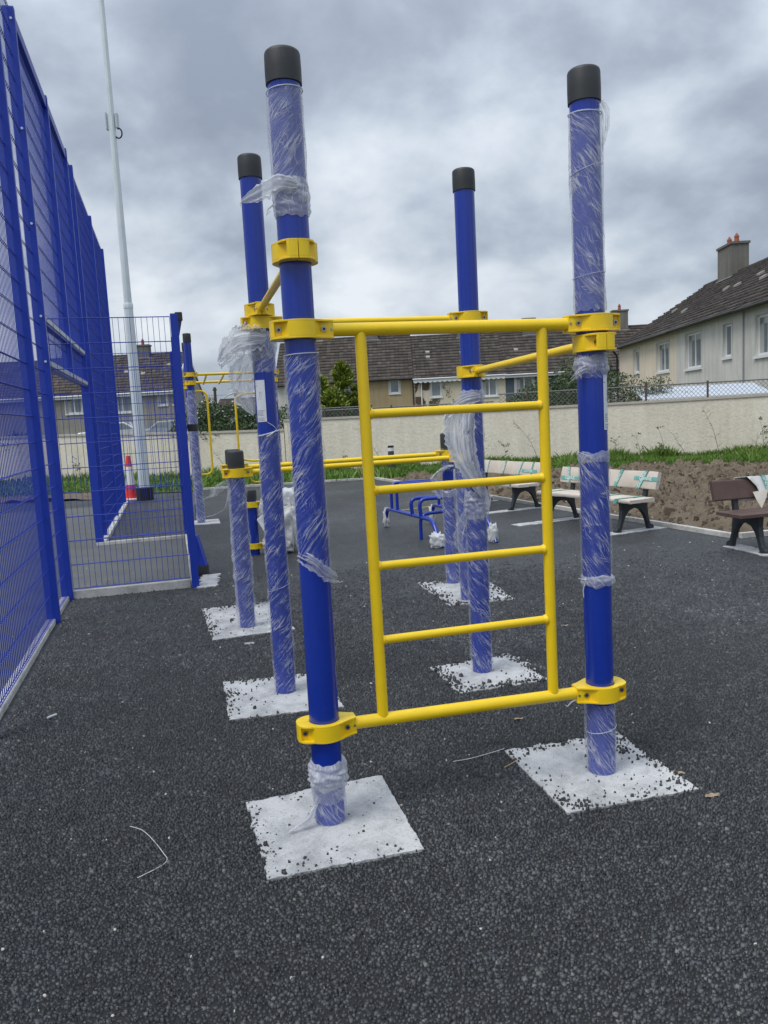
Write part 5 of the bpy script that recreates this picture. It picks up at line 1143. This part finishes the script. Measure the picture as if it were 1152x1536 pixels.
bush('bush', 'green garden bush in front of the slate blue house', 'bush', (9.6, 48), [(0,0,1.9,1.6,1.2,1.3),(2.2,0,2.2,1.5,1.2,1.5),(-1.2,0,1.5,1,1,1)], 5200, .18, LF1, 9, hollow=.5)
# conifers
def conifer(label, x, y, h, rb, seed):
    r = np.random.RandomState(seed); t = thing('conifer', label, 'conifer', (x, y, 0), 0, None); P = []; D = []; T = []
    nb = int(90 * h / 3)
    for i in range(nb):
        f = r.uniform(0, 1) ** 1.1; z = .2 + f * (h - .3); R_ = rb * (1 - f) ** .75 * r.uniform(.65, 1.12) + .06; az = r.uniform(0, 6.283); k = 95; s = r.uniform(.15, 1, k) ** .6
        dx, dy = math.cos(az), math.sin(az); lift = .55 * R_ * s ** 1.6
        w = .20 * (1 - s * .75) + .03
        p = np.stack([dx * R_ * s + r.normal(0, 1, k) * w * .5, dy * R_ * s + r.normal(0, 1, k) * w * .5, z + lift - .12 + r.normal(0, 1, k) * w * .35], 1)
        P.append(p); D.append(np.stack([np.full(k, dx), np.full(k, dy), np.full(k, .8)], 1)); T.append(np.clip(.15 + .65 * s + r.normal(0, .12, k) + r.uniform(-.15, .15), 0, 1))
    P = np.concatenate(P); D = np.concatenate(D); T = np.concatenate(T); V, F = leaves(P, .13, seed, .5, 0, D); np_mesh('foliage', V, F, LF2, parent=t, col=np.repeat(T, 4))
    MB().tube([(0, 0, -.1), (0, 0, h * .5), (0, 0, h - .1)], [.09, .05, .012], 8).build('trunk', BARK, t, smooth=50); return t
conifer('left yellow green conifer half hidden by the front left post', -2.15, 29.5, 3.35, .95, 11)
conifer('tallest yellow green conifer with a bent tip left of the tan house', -1.30, 30.2, 3.75, .95, 12)
conifer('squat yellow green conifer between the two taller ones', -1.62, 28.6, 2.7, 1.0, 13)
conifer('small yellow green conifer right of the tall one beside the tan house', -.75, 30.6, 2.9, .8, 14)
# dark green netting fence under the conifers
chainlink('netting_fence', 'dark green netting fence panel behind the wall below the conifers', (-2.5, 22.3), (-.5, 22.1), 1.2, 1.86, 2, sp=.035, wr=.006, m=mat('green_net', (.035, .05, .045), .8))
# hedge with white flowers
hd = bush('hedge', 'dense hedge with white blossom hanging over the lower left wall', 'hedge', (-4.6, 22.9), [(-.9,0,1.45,.5,.5,.5),(-.3,0,1.65,.6,.6,.55),(.4,0,1.6,.6,.6,.55),(1.0,0,1.5,.6,.6,.5),(1.8,0,1.5,.7,.6,.5),(.2,-.55,1.3,1.3,.25,.3)], 15000, .075, LF3, 15, hollow=.5)
r = np.random.RandomState(3); n = 70; p = np.stack([r.normal(-.1, .55, n), r.uniform(-.6, .1, n), r.uniform(1.75, 2.28, n)], 1); V, F, t = chips(p[:, 0], p[:, 2], r.uniform(.03, .07, n), 6, zlo=0, hz=np.full(n, .04)); V = V[:, [0, 2, 1]]; V[:, 1] = np.repeat(p[:, 1], 8) - V[:, 1]
np_mesh('blossoms', V, F[:, ::-1], LFW, parent=hd)['kind'] = 'stuff'
bush('tree', 'round green tree beside the far gable end above the hedge', 'tree', (-17.2, 78), [(0,0,3.0,1.5,1.4,1.6),(-1.2,0,2.4,1.3,1.2,1.3),(1.3,0,2.1,1.2,1,1.2)], 5000, .22, LF1, 17)
bush('hedge', 'low dark hedge with pink flowers behind the wall at far left', 'hedge', (-10.6, 23.6), [(-1.6,0,1.30,1,.5,.40),(0,0,1.25,.7,.5,.35)], 5000, .08, LF3, 19)
# weeds in front of the wall
def weed(x, h, lean, seed, label, leafy=.5, n=9, side=0):
    rr = rng(seed); y = wallY(x) - rr.uniform(.15, .5); t = thing('weed', label, 'weed', (x, y, 0), 0, 'tall weeds along the cream wall')
    mb = MB(); pts = [(lean * (f ** 1.6) + .012 * math.sin(f * 9 + seed), 0, .05 + h * f) for f in [i / 8 for i in range(9)]]; mb.tube(pts, [.008 * (1 - f * .8) for f in [i / 8 for i in range(9)]], 5)
    P = []
    for i in range(n):
        f = rr.uniform(.25, 1); k = f * 8; a = int(min(k, 7)); p = Vector(pts[a]).lerp(Vector(pts[a + 1]), k - a); d = Vector((rr.choice((-1, 1)) * rr.uniform(.05, .16), rr.uniform(-.05, .05), rr.uniform(.02, .12))) * (1.2 - f * .4)
        mb.tube([p, p + d * .5, p + d], [.004, .003, .0015], 4); P += [p + d * rr.uniform(.3, 1.05) for _ in range(max(1, int(leafy * 6)))]
    mb.build('stem', mat_stem, t); V, F = leaves([tuple(q) for q in P], .055 if leafy > .4 else .035, seed, .6); np_mesh('leaves', V, F, LF1 if leafy > .4 else LFD, parent=t, col=np.random.RandomState(seed).uniform(.4, 1, len(V)))
    return t
mat_stem = mat('weed_stem', (.14, .12, .07), .8); LFD = leaf_mat('dry_leaves', (.10, .09, .05), (.17, .15, .09), (.25, .21, .14))
for i, (x, h, ln, lf, nn, lb) in enumerate((
 (8.30,1.32,-.42,.35,12,'tallest dry weed arching left against the cream wall near the right edge'),
 (7.05,.98,-.18,.9,8,'leafy topped weed left of the tall arching one'),
 (6.45,.82,-.12,.9,7,'short leafy weed just right of the front right post'),
 (5.90,.70,.05,.7,8,'low leafy weed beside the right post, nearest to it'),
 (7.55,.86,-.50,.25,7,'thin bare weed leaning left between two leafy ones'),
 (9.35,.95,-.15,1.0,9,'bushy leaved weed right of the tall arching one'),
 (9.0,.7,.1,.3,7,'thin straggly weed behind the soil at right'),
 (4.05,1.25,-.65,.25,10,'long dry weed slanting left, seen inside the ladder by its right stile'),
 (2.65,.95,.02,.4,9,'upright seedy weed seen between the ladder rungs'),
 (2.1,.75,-.15,.9,7,'small leafy weed right of the draped film on the wall'),
 (3.25,.62,-.1,.9,7,'small leafy weed by the inner side of the right ladder stile'),
 (.1,1.25,-.75,.3,9,'long thin weed slanting left behind the parallel bars'),
 (-1.0,.5,.05,.8,6,'low leafy weed by the left ladder stile'),
 (-1.75,.75,.02,.35,8,'thin upright weed between the post and the left stile'),
 (-4.2,1.1,-.5,.3,10,'thin weed slanting left on the lower wall under the blossom'),
 (10.4,.8,-.1,.4,9,'thin weed at the far right against the wall'),
 (-8.6,.85,.1,.8,9,'leafy weed in front of the lower wall seen through the mesh'))):
    weed(x, h, ln, 40 + i, lb, lf, nn)

# ------------------------------------------------------------------ utility pole, street lamp, cars
up_ = thing('utility_pole', 'dark wooden utility pole far beyond the flowering hedge', 'utility pole', (-24.3, 120, 0)); MB().tube([(0, 0, -.1), (0, 0, 7.2)], [.26, .20], 10).build('pole', BARK, up_, smooth=50); MB().box((-.3, -.1, 6.7), (.3, .1, 6.95)).build('crossarm', BARK, up_)
MB().tube([(0, 0, 6.0), (20, 0, 5.7), (60, -3, 6.3)], .022, 4).build('cable', BLACKP, up_); MB().tube([(0, 0, 6.0), (-20, 0, 5.9), (-50, 3, 6.5)], .022, 4).build('cable', BLACKP, up_)
ln_ = thing('street_lamp', 'slim grey street lamp with a curved arm right of the utility pole', 'street lamp', (-21.2, 110, 0)); MB().tube(bend([(0, 0, -.1), (0, 0, 5.2), (1.0, 0, 5.75), (2.4, 0, 5.9)], .8), .07, 8).build('lamp_post', GALVB, ln_, smooth=50); MB().box((2.2, -.15, 5.78), (3.2, .15, 5.98)).build('lamp_head', GALV, ln_, bevel=.04)
o = MB().box((-40, 44, -.2), (-9, 56, .55)).build('road', mat('road_surface', (.06, .06, .062), .85, bump=(40, .4, .01))); tag(o, kind='structure')
def car(label, x, y, rz, col, seed):
    t = thing('parked_car', label, 'car', (x, y, .55), rz, None); m_ = mat('car_paint', col, .25, .3, coat=.6)
    prof = [(-2.1,.35),(-2.15,.75),(-1.95,.98),(-1.3,1.02),(-.75,1.45),(.85,1.50),(1.55,1.08),(2.05,.95),(2.12,.6),(2.05,.32)]
    b = MB().prism(prof, -.85, .85, 0, 'y').build('body', m_, t, bevel=.06)
    for s in (-1, 1): MB().prism([(-1.2,1.04),(-.72,1.40),(.02,1.43),(.02,1.04)], s*.853 - .004, s*.853 + .004, 0, 'y').build('side_window', GLASS, b); MB().prism([(.08,1.04),(.08,1.43),(.82,1.44),(1.40,1.06)], s*.853 - .004, s*.853 + .004, 0, 'y').build('side_window', GLASS, b)
    MB().add([(-1.27,-.75,1.05),(-1.27,.75,1.05),(-.78,.7,1.44),(-.78,-.7,1.44)], [(0,3,2,1)]).build('windscreen', GLASS, b)
    for sx in (-1.35, 1.3):
        for s in (-1, 1): w = MB().tube([(sx, s*.72, .32), (sx, s*.88, .32)], .32, 20).build('wheel', BLACKP, t, smooth=40); MB().tube([(sx, s*.881, .32), (sx, s*.89, .32)], .2, 14).build('rim', GALV, w, smooth=40)
    return t
for x, lb, c in ((-16.6, 'white parked car in front of the weathered house, left of the mast', (.62, .64, .66)), (-13.9, 'silver parked car right of the mast seen over the wall', (.38, .42, .46))):
    car(lb, x, 50 if x < -15 else 53.5, R(3), c, 1)

# ------------------------------------------------------------------ little things on the tarmac
def lay(name, label, cat, pts, r, m_):
    o = MB().tube([(x, y, z) for x, y, z in pts], r, 6).build(name, m_, None, smooth=60); c = Vector(pts[0]); 
    o.data.transform(Matrix.Translation(-c)); o.location = c; return tag(o, label, cat)
STR = mat('white_string', (.60, .60, .60), .6)
def smoothp(p, n=8):
    out = []; p = [Vector(q) for q in p]
    for i in range(len(p) - 1):
        p0, p1, p2, p3 = p[max(i-1,0)], p[i], p[i+1], p[min(i+2,len(p)-1)]
        for k in range(n): s = k / n; out.append(.5 * ((2*p1) + (p2-p0)*s + (2*p0-5*p1+4*p2-p3)*s*s + (3*p1-p0-3*p2+p3)*s**3))
    return out + [p[-1]]
lay('string', 'thin bent white string lying alone on the tarmac at lower left', 'string', smoothp([(-1.06,2.95,.008),(-1.00,2.91,.010),(-.94,2.84,.008),(-.87,2.735,.010),(-.845,2.69,.009),(-.86,2.65,.008),(-.92,2.585,.009)]), .0014, STR)
lay('wire', 'thin pale wire running left from the right footing corner', 'wire', smoothp([(.25,3.38,.008),(.33,3.39,.014),(.42,3.43,.016),(.50,3.47,.018)]), .0014, STR)
lay('straw', 'short tan straw lying beside the right footing', 'straw', [(.465,3.29,.010),(.53,3.345,.014)], .0018, mat('straw', (.40, .29, .16), .8))
q = lay('cigarette_end', 'small white cigarette end on the tarmac near the left edge', 'cigarette end', [(-1.895,4.18,.014),(-1.865,4.23,.014)], .006, PLASTER)
LEAFM = mat('dry_leaf', (.27, .20, .13), .8, var=(40, 1, (.42, .34, .24)))
def leaf(label, x, y, s, seed, a):
    rr = rng(seed); n = 12; vs = [(0, 0, .010)] + [(s * math.cos(t) * rr.uniform(.6, 1.1), s * .42 * math.sin(t) * rr.uniform(.6, 1.1), .006 + rr.uniform(0, .010)) for t in [2*math.pi*i/n for i in range(n)]]
    o = MB().add(vs, [(0, i + 1, (i + 1) % n + 1) for i in range(n)]).build('dry_leaf', LEAFM, loc=(x, y, 0)); o.rotation_euler = (0, 0, a); sm = o.modifiers.new('t', 'SOLIDIFY'); sm.thickness = .0015; tag(o, label, 'leaf')
leaf('tan dry leaf just right of the right footing tip', 1.235, 2.955, .036, 1, .2); leaf('small tan leaf scrap behind the right footing edge', 1.17, 3.16, .03, 2, -.2); leaf('pale leaf scrap on the tarmac behind the right footing', .62, 3.83, .03, 3, .3)
leaf('tiny leaf scrap far back near the bench tarmac', 1.25, 5.5, .035, 4, 0)
sc_ = MB().box((-.10, -.03, 0), (.10, .03, .02)).build('cement_scrap', CONC, loc=(-1.0, 5.47, 0), bevel=.006); sc_.scale = (.35, .5, .6); tag(sc_, 'small white cement scrap in front of the left footing', 'scrap')
# yellow painted line beyond the bench frame
YL = mat('worn_yellow_line', (.50, .40, .14), .8, var=(14, 1.4, (.10, .09, .06)))
a = Vector((.30, 13.0)); b = Vector((1.0, 13.5)); d = (b - a).normalized(); nn = Vector((-d.y, d.x)) * .04
o = MB().add([(*(a - nn), .004), (*(b - nn), .004), (*(b + nn), .004), (*(a + nn), .004)], [(0, 1, 2, 3)]).build('road_marking', YL); tag(o, kind='structure')
